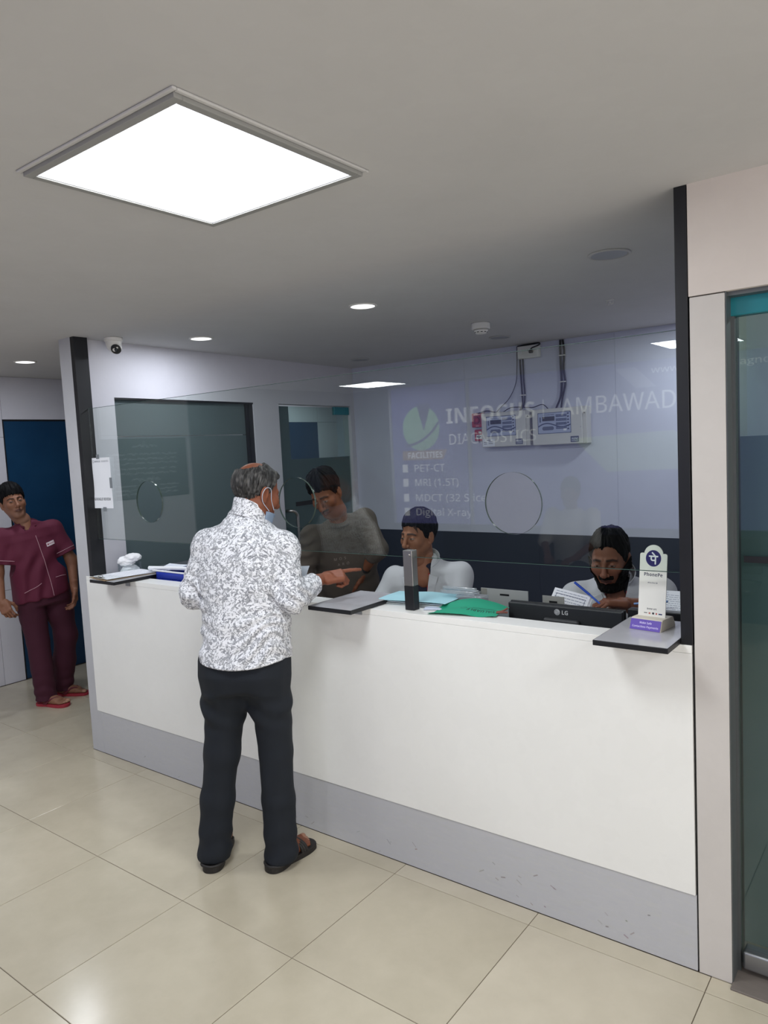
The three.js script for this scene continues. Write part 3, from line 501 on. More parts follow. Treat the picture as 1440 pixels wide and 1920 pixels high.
{
  const mAc = M({ color: 0xdfe3e6, transmission: .75, thickness: 0, roughness: .15 });
  const g = thing('file_tray', 'clear acrylic file tray with a folded lid left of the monitor', 'tray', [2.6, .751, -.425]);
  part('back_board', rb(-.115, .115, .0, .345, -.06, -.056, .001, 1), M({ color: 0xc6c8c8, transmission: .35, thickness: 0, roughness: .4 }), g);
  part('slot', rb(-.02, .025, .317, .325, -.0562, -.0548, .0005, 1), mDark, g); part('slot', rb(-.098, -.092, .307, .327, -.0562, -.0548, .0005, 1), mDark, g); part('spine_strip', rb(-.114, -.084, .001, .344, -.0555, -.054, .0005, 1), M({ color: 0x8b8a84, roughness: .5 }), g);
  part('side', bx(-.115, -.112, 0, .33, -.056, .1), mAc, g); part('front', bx(-.112, .112, 0, .3, .097, .1), mAc, g);
  const a = thing('acrylic_box', 'stacked clear acrylic boxes between coat sleeve and file tray', 'box', [2.56, 1.0655, -.277]);
  part('box', [bx(-.06, .06, 0, .003, -.03, .03), bx(-.06, .06, .003, .03, .027, .03), bx(-.06, -.057, .003, .03, -.03, .027), bx(.057, .06, .003, .03, -.03, .027)], mAc, a);
  part('lid', rb(-.062, .062, .0305, .042, -.032, .032, .003), mAc, a); part('tubes', [0, 1, 2].map((k) => cyl(.008, .008, .16, 0, 0, 0, 14).rotateZ(Math.PI / 2).translate(.02, .051 + (k % 2) * .013, -.02 + k * .02)), mAc, a);
  const b = thing('file_holder', 'small grey file holder behind the monitor top edge', 'file holder', [2.865, .751, -.41]);
  part('board', rb(-.05, .045, 0, .35, -.004, 0, .001, 1), M({ color: 0x9a9a96, roughness: .5 }), b); part('slot', rb(-.02, .015, .322, .33, 0, .001, .0004, 1), mDark, b);
}
{
  const tx = textCanvas(768, 384, (c) => { c.fillStyle = '#119a77'; c.fillRect(0, 0, 768, 384); const r = rng(5); c.globalAlpha = .08; for (let i = 0; i < 900; i++) { c.fillStyle = r() < .5 ? '#0b6e55' : '#3cc0a0'; c.fillRect(r() * 768, r() * 384, 3 + r() * 12, 2); } c.globalAlpha = 1; c.save(); c.translate(560, 250); c.rotate(Math.PI); c.fillStyle = '#06382d'; c.font = 'bold 64px sans-serif'; c.textAlign = 'center'; c.fillText('VALUABLE', 0, 0); c.fillRect(-150, 20, 300, 6); c.font = '26px sans-serif'; c.fillRect(-120, 36, 240, 4); c.restore(); c.strokeStyle = '#06382d'; c.lineWidth = 4; c.beginPath(); c.ellipse(356, 240, 34, 24, 0, 0, 7); c.stroke(); });
  const g = new THREE.PlaneGeometry(.28, .2, 20, 12).rotateX(-Math.PI / 2), p = g.attributes.position;
  for (let i = 0; i < p.count; i++) { const u = p.getX(i) / .14, v = p.getZ(i) / .1; p.setY(i, .026 * (1 - u * u) * (.6 - .4 * v) + .006 * noise(u * 2, 3, v * 2)); } g.computeVertexNormals();
  const o = thing('green_bag', 'green cloth bag with dark print lying on the ledge', 'bag', [2.625, 1.0775, -.135], .22);
  part('bag_sheet', g, M({ map: tx, roughness: .75, side: THREE.DoubleSide }), o);
  part('drawstring', tube([[.13, .01, .05], [.15, .012, .04], [.165, .02, .02]], .004, 12, 6), M({ color: 0x7a4a40, roughness: .8 }), o); part('drawstring', tube([[.13, .008, .055], [.152, .01, .052], [.17, .008, .04]], .004, 12, 6), M({ color: 0x7a4a40, roughness: .8 }), o);
  const cy = thing('paper_folder', 'pale blue folder of papers behind the steel clamp post', 'folder', [2.36, 1.0658, -.205], .1);
  for (let k = 0; k < 4; k++) part('paper', rb(-.17 + k * .006, .14 - k * .004, k * .006, k * .006 + .004, -.09, .1 - k * .006, .0015, 1), k % 2 ? M({ color: 0xd9dde0, roughness: .8 }) : M({ color: 0xbfc3c2, roughness: .8 }), cy);
  part('cover', sheet(.33, .2, 8, .008).translate(-.01, .026, 0), M({ color: 0xa9d9e4, roughness: .6, side: THREE.DoubleSide }), cy);
  const wp = thing('paper_slip', 'small white slip under the edge of the green bag', 'paper', [2.49, 1.0768, -.11], .4); part('slip', sheet(.1, .06, 4, .003), M({ color: 0xd3d9ec, roughness: .8, side: THREE.DoubleSide }), wp);
}
// ---------------------------------------------------------------- people: distance fields meshed by surface nets
const smin = (a, b, k) => { const h = Math.max(k - Math.abs(a - b), 0) / k; return Math.min(a, b) - h * h * k * .25; };
const smax = (a, b, k) => -smin(-a, -b, k);
const cap = (a, b, ra, rb) => { const [ax, ay, az] = a, dx = b[0] - ax, dy = b[1] - ay, dz = b[2] - az, l = dx * dx + dy * dy + dz * dz + 1e-9; return (x, y, z) => { const px = x - ax, py = y - ay, pz = z - az; let t = (px * dx + py * dy + pz * dz) / l; t = t < 0 ? 0 : t > 1 ? 1 : t; return Math.hypot(px - dx * t, py - dy * t, pz - dz * t) - ra - (rb - ra) * t; }; };
const ell = (cx, cy, cz, a, b, c) => (x, y, z) => { const X = x - cx, Y = y - cy, Z = z - cz, k0 = Math.hypot(X / a, Y / b, Z / c), k1 = Math.hypot(X / (a * a), Y / (b * b), Z / (c * c)); return k1 < 1e-6 ? -Math.min(a, b, c) : k0 * (k0 - 1) / k1; };
const ball = (cx, cy, cz, r) => (x, y, z) => Math.hypot(x - cx, y - cy, z - cz) - r;
const union = (list) => (x, y, z) => { let d = list[0][0](x, y, z); for (let i = 1; i < list.length; i++) { const [f, k] = list[i]; d = k ? smin(d, f(x, y, z), k) : Math.min(d, f(x, y, z)); } return d; };
const chain = (pts, k) => { const r = []; for (let i = 0; i + 1 < pts.length; i++) r.push([cap(pts[i].slice(0, 3), pts[i + 1].slice(0, 3), pts[i][3], pts[i + 1][3]), k]); return r; };
function frameOf(p, up, fwd) { const u = V(up).normalize(), l = u.clone().cross(V(fwd)).normalize(), f = l.clone().cross(u); return { p: V(p), l, u, f, m: new THREE.Matrix4().makeBasis(l, u, f).setPosition(V(p)), at(x, y, z) { return [this.p.x + l.x * x + u.x * y + f.x * z, this.p.y + l.y * x + u.y * y + f.y * z, this.p.z + l.z * x + u.z * y + f.z * z]; }, to(x, y, z) { const X = x - this.p.x, Y = y - this.p.y, Z = z - this.p.z; return [l.x * X + l.y * Y + l.z * Z, u.x * X + u.y * Y + u.z * Z, f.x * X + f.y * Y + f.z * Z]; } }; }
// keys [y, halfWidth, halfDepth, forward offset, side offset]
function profile(fr, keys, n = 2.4) {
  const { l, u, f, p } = fr, y0 = keys[0][0], y1 = keys[keys.length - 1][0];
  return (x, y, z) => {
    const X = x - p.x, Y = y - p.y, Z = z - p.z, a = l.x * X + l.y * Y + l.z * Z, b = u.x * X + u.y * Y + u.z * Z, c = f.x * X + f.y * Y + f.z * Z;
    const t = Math.min(Math.max(b, y0), y1); let i = 0; while (i < keys.length - 2 && t > keys[i + 1][0]) i++;
    const A = keys[i], B = keys[i + 1]; let s = (t - A[0]) / (B[0] - A[0]); s = s * s * (3 - 2 * s) * .6 + s * .4;
    const w = A[1] + (B[1] - A[1]) * s, d = A[2] + (B[2] - A[2]) * s, o = (A[3] ?? 0) + ((B[3] ?? 0) - (A[3] ?? 0)) * s, e = (A[4] ?? 0) + ((B[4] ?? 0) - (A[4] ?? 0)) * s;
    const q = Math.abs((a - e) / w), r = Math.abs((c - o) / d), m = Math.pow(Math.pow(q, n) + Math.pow(r, n), 1 / n), side = (m - 1) * Math.min(w, d) * .9, end = Math.max(y0 - b, b - y1);
    return smax(side, end, .02);
  };
}
const below = (fr, h) => (x, y, z) => fr.u.x * (x - fr.p.x) + fr.u.y * (y - fr.p.y) + fr.u.z * (z - fr.p.z) - h;   // negative below height h of a frame
function nets(fn, lo, hi, cell, color) {
  const n = [0, 1, 2].map((i) => Math.ceil((hi[i] - lo[i]) / cell) + 1), [nx, ny, nz] = n, val = new Float32Array(nx * ny * nz).fill(1), done = new Uint8Array(nx * ny * nz), B = 5, at = (i, j, k) => (k * ny + j) * nx + i;
  const rad = B * cell * .87 * 1.35 + .012;
  for (let k0 = 0; k0 < nz - 1; k0 += B) for (let j0 = 0; j0 < ny - 1; j0 += B) for (let i0 = 0; i0 < nx - 1; i0 += B) {
    const d = fn(lo[0] + (i0 + B / 2) * cell, lo[1] + (j0 + B / 2) * cell, lo[2] + (k0 + B / 2) * cell), far = Math.abs(d) > rad;
    for (let k = k0; k <= Math.min(k0 + B, nz - 1); k++) for (let j = j0; j <= Math.min(j0 + B, ny - 1); j++) for (let i = i0; i <= Math.min(i0 + B, nx - 1); i++) {
      const q = at(i, j, k); if (done[q] === 2) continue;
      if (far) { if (!done[q]) { val[q] = d; done[q] = 1; } } else { val[q] = fn(lo[0] + i * cell, lo[1] + j * cell, lo[2] + k * cell); done[q] = 2; }
    }
  }
  const id = new Int32Array(nx * ny * nz).fill(-1), pos = [], E = [[0, 1], [2, 3], [4, 5], [6, 7], [0, 2], [1, 3], [4, 6], [5, 7], [0, 4], [1, 5], [2, 6], [3, 7]], v = new Float32Array(8);
  for (let k = 0; k < nz - 1; k++) for (let j = 0; j < ny - 1; j++) for (let i = 0; i < nx - 1; i++) {
    let neg = 0; for (let c = 0; c < 8; c++) { v[c] = val[at(i + (c & 1), j + (c >> 1 & 1), k + (c >> 2))]; if (v[c] < 0) neg++; }
    if (!neg || neg === 8) continue;
    let x = 0, y = 0, z = 0, m = 0;
    for (const [a, b] of E) if ((v[a] < 0) !== (v[b] < 0)) { const t = v[a] / (v[a] - v[b]); x += (a & 1) + ((b & 1) - (a & 1)) * t; y += (a >> 1 & 1) + ((b >> 1 & 1) - (a >> 1 & 1)) * t; z += (a >> 2) + ((b >> 2) - (a >> 2)) * t; m++; }
    id[at(i, j, k)] = pos.length / 3; pos.push(lo[0] + (i + x / m) * cell, lo[1] + (j + y / m) * cell, lo[2] + (k + z / m) * cell);
  }
  const nor = new Float32Array(pos.length), e = Math.max(cell * .35, .0006);
  for (let q = 0; q < pos.length; q += 3) for (let pass = 0; pass < 2; pass++) {
    const x = pos[q], y = pos[q + 1], z = pos[q + 2], gx = fn(x + e, y, z) - fn(x - e, y, z), gy = fn(x, y + e, z) - fn(x, y - e, z), gz = fn(x, y, z + e) - fn(x, y, z - e), l = Math.hypot(gx, gy, gz) || 1;
    if (!pass) { const g = l / (2 * e), s = Math.max(-.5 * cell, Math.min(.5 * cell, fn(x, y, z) / Math.max(g, .4))); pos[q] -= gx / l * s; pos[q + 1] -= gy / l * s; pos[q + 2] -= gz / l * s; }
    else { nor[q] = gx / l; nor[q + 1] = gy / l; nor[q + 2] = gz / l; }
  }
  const idx = [], quad = (a, b, c, d, flip) => { if (flip) idx.push(a, c, b, a, d, c); else idx.push(a, b, c, a, c, d); };
  for (let k = 1; k < nz - 1; k++) for (let j = 1; j < ny - 1; j++) for (let i = 1; i < nx - 1; i++) {
    const s = val[at(i, j, k)] < 0;
    if (s !== (val[at(i + 1, j, k)] < 0)) quad(id[at(i, j - 1, k - 1)], id[at(i, j, k - 1)], id[at(i, j, k)], id[at(i, j - 1, k)], !s);
    if (s !== (val[at(i, j + 1, k)] < 0)) quad(id[at(i - 1, j, k - 1)], id[at(i - 1, j, k)], id[at(i, j, k)], id[at(i, j, k - 1)], !s);
    if (s !== (val[at(i, j, k + 1)] < 0)) quad(id[at(i - 1, j - 1, k)], id[at(i, j - 1, k)], id[at(i, j, k)], id[at(i - 1, j, k)], !s);
  }
  const g = new THREE.BufferGeometry(); g.setAttribute('position', new THREE.Float32BufferAttribute(pos, 3)); g.setAttribute('normal', new THREE.BufferAttribute(nor, 3)); g.setIndex(idx);
  if (color) { const c = new Float32Array(pos.length); for (let q = 0; q < pos.length; q += 3) { const r = color(pos[q], pos[q + 1], pos[q + 2]); c[q] = r[0]; c[q + 1] = r[1]; c[q + 2] = r[2]; } g.setAttribute('color', new THREE.BufferAttribute(c, 3)); }
  return g;
}
const boundsOf = (pts, m) => { const lo = [1e9, 1e9, 1e9], hi = [-1e9, -1e9, -1e9]; for (const p of pts) for (let i = 0; i < 3; i++) { lo[i] = Math.min(lo[i], p[i] - m); hi[i] = Math.max(hi[i], p[i] + m); } return [lo, hi]; };
const lin = (hex) => { const c = new THREE.Color(hex); return [c.r, c.g, c.b]; };
const mixc = (a, b, t) => [a[0] + (b[0] - a[0]) * t, a[1] + (b[1] - a[1]) * t, a[2] + (b[2] - a[2]) * t];
const step = (a, b, x) => { const t = Math.max(0, Math.min(1, (x - a) / (b - a))); return t * t * (3 - 2 * t); };

// ----- head, in its own frame: +z face, +y crown, +x the person's left; chin near -.115, crown near .127
const BROW = [.027, .0];
function headField(o = {}) {
  const cran = ell(0, .036, -.014, .0745, .091, .097), face = ell(0, -.034, .018, .0615, .083, .071), jaw = cap([.05, -.046, -.004], [.018, -.1, .06], .02, .017), chin = ball(0, -.104, .066, .017 + (o.chin ?? 0)), cheek = ball(.041, -.02, .06, .0225 + (o.cheek ?? 0)), brow = cap([.01, .024, .0865], [.043, .022, .069], .0095, .008), socket = ball(.0325, .004, .1035, .0165), lid = ball(.0315, .003, .0775, .0132);
  const nose = cap([0, .014, .092], [0, -.03, .1125], .0075, .0115), tip = ball(0, -.033, .112, .0115), ala = ball(.0125, -.0365, .1, .0088), nostril = ball(.007, -.0445, .107, .004), phil = cap([0, -.054, .09], [.018, -.06, .082], .009, .007), up = cap([0, -.0605, .0985], [.021, -.0645, .0855], .0055, .0025), low = cap([0, -.0725, .0965], [.018, -.068, .086], .0065, .0028), slit = cap([0, -.0663, .106], [.023, -.0662, .092], .0022, .0016);
  const ear = ell(.079, -.004, -.014, .0095, .0325, .0195), earIn = ell(.0905, -.001, -.008, .007, .02, .0105), lobe = ball(.0755, -.033, -.006, .0085), neck = cap([0, -.075, -.028], o.neck ?? [0, -.19, -.05], .049, .054), throat = cap([0, -.09, .02], o.neck ? [o.neck[0], o.neck[1], o.neck[2] + .03] : [0, -.18, -.01], .03, .036);
  return (x, y, z) => {
    const a = Math.abs(x); let d = smin(cran(x, y, z), face(x, y, z), .035);
    d = smin(d, jaw(a, y, z), .03); d = smin(d, chin(x, y, z), .022); d = smin(d, cheek(a, y, z), .026); d = smin(d, brow(a, y, z), .014);
    d = smax(d, -socket(a, y, z), .014); d = smin(d, lid(a, y, z), .005);
    d = smin(d, nose(x, y, z), .011); d = smin(d, tip(x, y, z), .008); d = smin(d, ala(a, y, z), .006); d = smax(d, -nostril(a, y, z), .003);
    d = smin(d, phil(a, y, z), .014); d = smin(d, up(a, y, z), .004); d = smin(d, low(a, y, z), .004); d = smax(d, -slit(a, y, z), .002);
    const e = smin(smax(ear(a, y, z), -earIn(a, y, z), .005), lobe(a, y, z), .006); d = smin(d, e, .006);
    d = smin(d, neck(x, y, z), .03); return smin(d, throat(x, y, z), .025);
  };
}
function headColor(o) {
  const skin = lin(o.skin), dark = lin(o.hair ?? 0x0b0a0a), lip = lin(o.lip), white = lin(o.eyewhite ?? 0x857a72), iris = lin(0x120b08), rim = mixc(skin, dark, .55), g = o.gaze ?? [0, 0], open = o.open ?? 1;
  return (x, y, z) => {
    const a = Math.abs(x), n = noise(x * 55, y * 55, z * 55), s = x < 0 ? -1 : 1; let c = mixc(skin, mixc(skin, lin(0x8a3a26), .5), .16 + .1 * n);
    if (z > .04) {
      c = mixc(c, dark, .85 * step(.0062, .0035, Math.abs(y - (.0275 - Math.max(0, a - .036) * .45 - (o.frown ?? 0) * Math.max(0, .03 - a)))) * step(.007, .013, a) * step(.056, .049, a));   // brows
      const ex = (a - .0315) / .0145, ey = (y - .0025) / (.0047 * open), er = ex * ex + ey * ey;
      if (er < 1.7 && z > .07) { c = mixc(c, rim, step(1.7, 1.0, er) * (y > .0025 ? .8 : .25)); if (er < 1) { const dx = x - s * .0315 - g[0], dy = y - .003 - g[1]; c = Math.hypot(dx, dy) < .0058 ? iris : white; } }
      c = mixc(c, lip, step(.0105, .006, Math.abs(y + .0665)) * step(.025, .018, a) * step(.074, .082, z) * .9);
      c = mixc(c, mixc(lip, dark, .6), step(.0026, .0014, Math.abs(y + .0664)) * step(.024, .019, a) * .8);
    }
    if (o.mark) c = o.mark(x, y, z, a, n, c, dark, mixc, step);
    return c;
  };
}
const hairline = (tbl) => (z) => { let i = 0; while (i < tbl.length - 2 && z > tbl[i + 1][0]) i++; const [a, b] = [tbl[i], tbl[i + 1]], t = Math.max(0, Math.min(1, (z - a[0]) / (b[0] - a[0]))); return a[1] + (b[1] - a[1]) * t; };
function hairField(o) {
  const vol = ell(0, .042 + (o.lift ?? 0) * .5, -.019, .0745 + o.t, .088 + o.t + (o.lift ?? 0) * .5, .0955 + o.t), hl = hairline(o.line), sd = o.seed ?? 0;
  return (x, y, z) => {
    const a = Math.abs(x); let d = vol(x, y, z); if (d > .05) return d;
    const ang = Math.atan2(x, z + .02);
    d -= .0035 * noise(ang * 14 + sd, y * 22, z * 12) + .0022 * noise(x * 150 + sd, y * 40, z * 60) + (o.tuft ?? 0) * Math.max(0, noise(ang * 6 + sd, y * 9, 5)) * step(.05, .1, y);
    const cutY = hl(z) + (o.part ? o.part(x, a, z) : 0) + .005 * noise(ang * 16 + sd, 3, 1) * (z > .03 ? 1.2 : .5);
    return smax(d, (cutY - y) * .75, .004);
  };
}
function eyeballs() { return null; }
// ----- hand, in its own frame: origin at the wrist, +y fingers, +z palm, +x thumb side
function handGeo(curl, thumb, skin, opt = {}) {
  const list = [[(x, y, z) => { const qx = Math.max(Math.abs(x) - .027, 0), qy = Math.max(Math.abs(y - .048) - .034, 0), qz = Math.max(Math.abs(z - .001) - .003, 0); return Math.hypot(qx, qy, qz) - .0105; }, 0], [cap([0, -.05, 0], [0, .02, 0], .027, .0235), .02], [cap([.022, .02, .006], [.03, .05, .008], .015, .012), .014]];
  const tips = [[0, .1, 0], [0, -.06, 0]];
  [[.0275, .085, .0088, [.043, .026, .021]], [.0093, .0885, .009, [.047, .03, .022]], [-.0092, .0865, .0086, [.044, .028, .021]], [-.0265, .0795, .0076, [.034, .021, .018]]].forEach(([bx0, by, r, seg], i) => {
    let p = [bx0, by, 0], a = 0, sp = (bx0 / .0275) * (opt.spread ?? .06); const c = curl[i]; list.push([cap([bx0 * .8, by - .03, 0], p, .0095, r), .012]);
    seg.forEach((L, k) => { a += c[k]; const q = [p[0] + Math.sin(sp) * L * Math.cos(a), p[1] + Math.cos(a) * Math.cos(sp) * L, p[2] + Math.sin(a) * L]; list.push([cap(p, q, r * (1 - .08 * k), r * (.93 - .1 * k)), .003]); p = q; tips.push(p); });
  });
  { let p = [.026, .022, .006]; thumb.forEach((v, k) => { const L = [.042, .034, .027][k], l = Math.hypot(...v), q = [p[0] + v[0] / l * L, p[1] + v[1] / l * L, p[2] + v[2] / l * L]; list.push([cap(p, q, [.0135, .0105, .0098][k], [.0105, .0098, .0078][k]), .008]); p = q; tips.push(p); }); }
  const f = union(list), sk = lin(skin), [lo, hi] = boundsOf(tips, .045); return nets(f, lo, hi, opt.cell ?? .0032, (x, y, z) => mixc(sk, lin(0x6a2d1c), .14 + .14 * noise(x * 90, y * 90, z * 90) + (z > .006 ? .08 : 0)));
}
const CURL = { relaxed: [[.35, .5, .3], [.45, .6, .35], [.5, .65, .4], [.5, .6, .4]], point: [[.05, .1, .05], [1.1, 1.5, .9], [1.2, 1.5, .9], [1.2, 1.5, .9]], loose: [[.5, .8, .5], [.6, .9, .6], [.7, 1.0, .6], [.7, 1.0, .6]], fist: [[1.1, 1.4, .8], [1.2, 1.5, .9], [1.2, 1.5, .9], [1.2, 1.4, .8]] };
const THUMB = { side: [[.6, .75, .3], [.3, .9, .3], [.1, .95, .35]], closed: [[.55, .6, .6], [.0, .75, .6], [-.4, .7, .5]] };
function placeHand(geo, wrist, fingers, palm, side) { const u = V(fingers).normalize(), f0 = V(palm), l = u.clone().cross(f0).normalize(), f = l.clone().cross(u); const thumbX = side === 'R' ? 1 : -1; const g = geo.clone(); if (thumbX < 0) { mirrorX(g); } return g.applyMatrix4(new THREE.Matrix4().makeBasis(l, u, f).setPosition(V(wrist))); }
function mirrorX(g) { const p = g.attributes.position, n = g.attributes.normal; for (let i = 0; i < p.count; i++) { p.setX(i, -p.getX(i)); n.setX(i, -n.getX(i)); } const ix = g.index.array; for (let i = 0; i < ix.length; i += 3) { const t = ix[i]; ix[i] = ix[i + 1]; ix[i + 1] = t; } }
// ----- foot: origin on the sole under the ankle, +z toes
function footGeo(skin, side) {
  const s = side === 'L' ? 1 : -1, list = [[cap([0, .085, -.01], [0, .05, -.012], .034, .036), 0], [cap([0, .036, -.028], [0, .034, .02], .03, .032), .03], [cap([0, .034, .02], [.004 * s, .022, .115], .034, .02), .03], [cap([-.012 * s, .03, .03], [-.022 * s, .02, .105], .026, .019), .03], [cap([.012 * s, .028, .03], [.026 * s, .018, .1], .022, .017), .03]];
  [[-.028, .14, .014, .17], [-.009, .142, .0095, .17], [.006, .138, .009, .162], [.02, .13, .0085, .152], [.032, .12, .008, .14]].forEach(([x, z0, r, z1]) => list.push([cap([x * s, .018, z0 - .03], [x * s * 1.02, r, z1], r * 1.1, r), .008]));
  const sk = lin(skin), f0 = union(list), f = (x, y, z) => smax(f0(x, y, z), .001 - y, .004);
  return nets(f, [-.07, -.01, -.09], [.07, .13, .2], .0035, (x, y, z) => mixc(sk, lin(0xc9a48c), z > .158 && y > .012 ? .35 : .04 * noise(x * 80, y * 80, z * 80)));
}
function solePlan(s, w = 1) { const sh = new THREE.Shape(); sh.moveTo(0, -.078); sh.bezierCurveTo(.045 * w, -.078, .042 * w, -.02, .036 * w, .02); sh.bezierCurveTo(.04 * w, .07, .058 * w * (s > 0 ? 1 : .85), .12, .04 * w, .165); sh.bezierCurveTo(.025 * w, .195, -.025 * w, .2, -.042 * w, .17); sh.bezierCurveTo(-.058 * w * (s > 0 ? .85 : 1), .12, -.04 * w, .07, -.034 * w, .02); sh.bezierCurveTo(-.042 * w, -.02, -.045 * w, -.078, 0, -.078); return sh; }
const soleGeo = (s, h, w) => new THREE.ExtrudeGeometry(solePlan(s, w), { depth: h - .004, bevelEnabled: true, bevelSize: .003, bevelThickness: .002, bevelSegments: 2, curveSegments: 14 }).rotateX(Math.PI / 2).translate(0, h - .002, 0);
// ----- helpers on clothing surfaces
function drop(fn, from, dir, max = .6) { let t = 0; for (let i = 0; i < 80 && t < max; i++) { const d = fn(from[0] + dir[0] * t, from[1] + dir[1] * t, from[2] + dir[2] * t); if (d < .0006) break; t += Math.max(d * .7, .0004); } return [from[0] + dir[0] * t, from[1] + dir[1] * t, from[2] + dir[2] * t]; }
function onSurface(fn, fr, pts, lift = .001, dist = .4) { const d = [-fr.f.x, -fr.f.y, -fr.f.z]; return pts.map(([x, y, zoff]) => { const o = fr.at(x, y, dist); const p = drop(fn, o, d); return [p[0] - d[0] * lift, p[1] - d[1] * lift, p[2] - d[2] * lift]; }); }
function densify(pts, n) { const c = new THREE.CatmullRomCurve3(pts.map(([x, y]) => new THREE.Vector3(x, y, 0)), false, 'centripetal'); return c.getPoints(n).map((p) => [p.x, p.y]); }
const piping = (fn, fr, pts, r, n = 24) => tube(onSurface(fn, fr, densify(pts, n), r * .4), r, n * 2, 6);
function patch(fn, fr, corners, nu, nv, lift, thick) {                  // corners [x,y]: bottom-left, bottom-right, top-right, top-left in the torso frame
  const pts = []; for (let j = 0; j <= nv; j++) for (let i = 0; i <= nu; i++) { const u = i / nu, v = j / nv, [a, b, c, d] = corners; pts.push([(a[0] * (1 - u) + b[0] * u) * (1 - v) + (d[0] * (1 - u) + c[0] * u) * v, (a[1] * (1 - u) + b[1] * u) * (1 - v) + (d[1] * (1 - u) + c[1] * u) * v]); }
  const top = onSurface(fn, fr, pts, lift + thick), bot = onSurface(fn, fr, pts, lift - .002), pos = [], uv = [], idx = [], N = pts.length, w = nu + 1;
  for (const [arr] of [[top], [bot]]) arr.forEach((p, q) => { pos.push(...p); uv.push((q % w) / nu, Math.floor(q / w) / nv); });
  for (let j = 0; j < nv; j++) for (let i = 0; i < nu; i++) { const a = j * w + i, b = a + 1, c = a + w + 1, d = a + w; idx.push(a, b, c, a, c, d, N + a, N + c, N + b, N + a, N + d, N + c); }
  const rim = []; for (let i = 0; i < nu; i++) rim.push([i, i + 1], [nv * w + i + 1, nv * w + i]); for (let j = 0; j < nv; j++) rim.push([(j + 1) * w, j * w], [j * w + nu, (j + 1) * w + nu]);
  for (const [a, b] of rim) idx.push(a, N + a, b, b, N + a, N + b);
  const g = new THREE.BufferGeometry(); g.setAttribute('position', new THREE.Float32BufferAttribute(pos, 3)); g.setAttribute('uv', new THREE.Float32BufferAttribute(uv, 2)); g.setIndex(idx); const q = g.toNonIndexed(); q.computeVertexNormals(); return q;
}
const folds = (amp, s, sx = 1, sy = 1, sz = 1, seed = 0) => (x, y, z) => amp * (noise(x * s * sx + seed, y * s * sy, z * s * sz) * .65 + noise(x * s * 2.3 * sx + seed, y * s * 2.3 * sy + 7, z * s * 2.3 * sz) * .35);
const mSkin = M({ vertexColors: true, roughness: .55, specularIntensity: .6 });
const mHairM = (hex) => M({ color: hex, roughness: .62, specularIntensity: .22 });
function collarGeo(fr, y, rx, rz, h, tilt, gap, flare = .012, th = .004) {   // standing collar band, open at the front by «gap» radians
  const n = 40, prof = [[0, 0], [1, 0]], pos = [], idx = [];
  for (let i = 0; i <= n; i++) { const a = gap + (Math.PI * 2 - 2 * gap) * i / n, sx = Math.sin(a), cz = Math.cos(a), drop0 = tilt * cz; const row = [[rx + th, 0], [rx + flare + th, -h * .0 + h], [rx + flare, h], [rx, 0]]; for (const [r, yy] of row) { const k = r / rx; pos.push(...fr.at(sx * rx * k, y + yy - drop0 * (1), cz * rz * k)); } }
  for (let i = 0; i < n; i++) for (let k = 0; k < 4; k++) { const a = i * 4 + k, b = i * 4 + (k + 1) % 4, c = a + 4, d = b + 4; idx.push(a, b, c, b, d, c); }
  idx.push(0, 2, 1, 0, 3, 2); const e = n * 4; idx.push(e, e + 1, e + 2, e, e + 2, e + 3);
  const g = new THREE.BufferGeometry(); g.setAttribute('position', new THREE.Float32BufferAttribute(pos, 3)); g.setIndex(idx); const q = g.toNonIndexed(); q.computeVertexNormals(); return q;
}
// ---------------------------------------------------------------- people
function makePerson(label, base, build) {
  const g = thing('person', label, 'person', base), skinGeos = [];
  const local = (geo) => geo.translate(-base[0], -base[1], -base[2]);
  const api = {
    skin: (geo) => skinGeos.push(geo),
    put: (name, geo, mat, parent = g) => part(name, local(geo), mat, parent),
    head(o) { const fr = frameOf(o.at, o.up, o.fwd), s = o.scale ?? 1, m = fr.m.clone().scale(new THREE.Vector3(s, s, s)); const nb = fr.to(...o.neckBase).map((v) => v / s); const f = headField({ ...o.shape, neck: nb }); const lo = [-.1, Math.min(-.14, nb[1] - .02), Math.min(-.13, nb[2] - .07)], hi = [.1, .14, .135]; skinGeos.push(nets(f, lo, hi, .0028, headColor(o)).applyMatrix4(m)); api.headM = m; api.headF = f; return m; },
    hair(name, f, mat, lo = [-.11, -.15, -.14], hi = [.11, .17, .13], cell = .0032, color) { return api.put(name, nets(f, lo, hi, cell, color).applyMatrix4(api.headM), mat); },
    limb(list, cell = .008, skin, pts) { const sk = lin(skin), [lo, hi] = boundsOf(pts, .13); skinGeos.push(nets(union(list), lo, hi, cell, (x, y, z) => mixc(sk, lin(0x6a2d1c), .12 + .12 * noise(x * 60, y * 60, z * 60)))); },
    finish() { const body = part('body', local(join(skinGeos)), mSkin, g); return body; }, g,
  };
  build(api); api.finish(); return g;
}
const clothUV = (geo, s) => metreUV(geo, s);
const fabric = (hex, rough = .85, sheen = .3) => M({ color: hex, roughness: rough, sheen, sheenRoughness: .6, sheenColor: new THREE.Color(hex) });
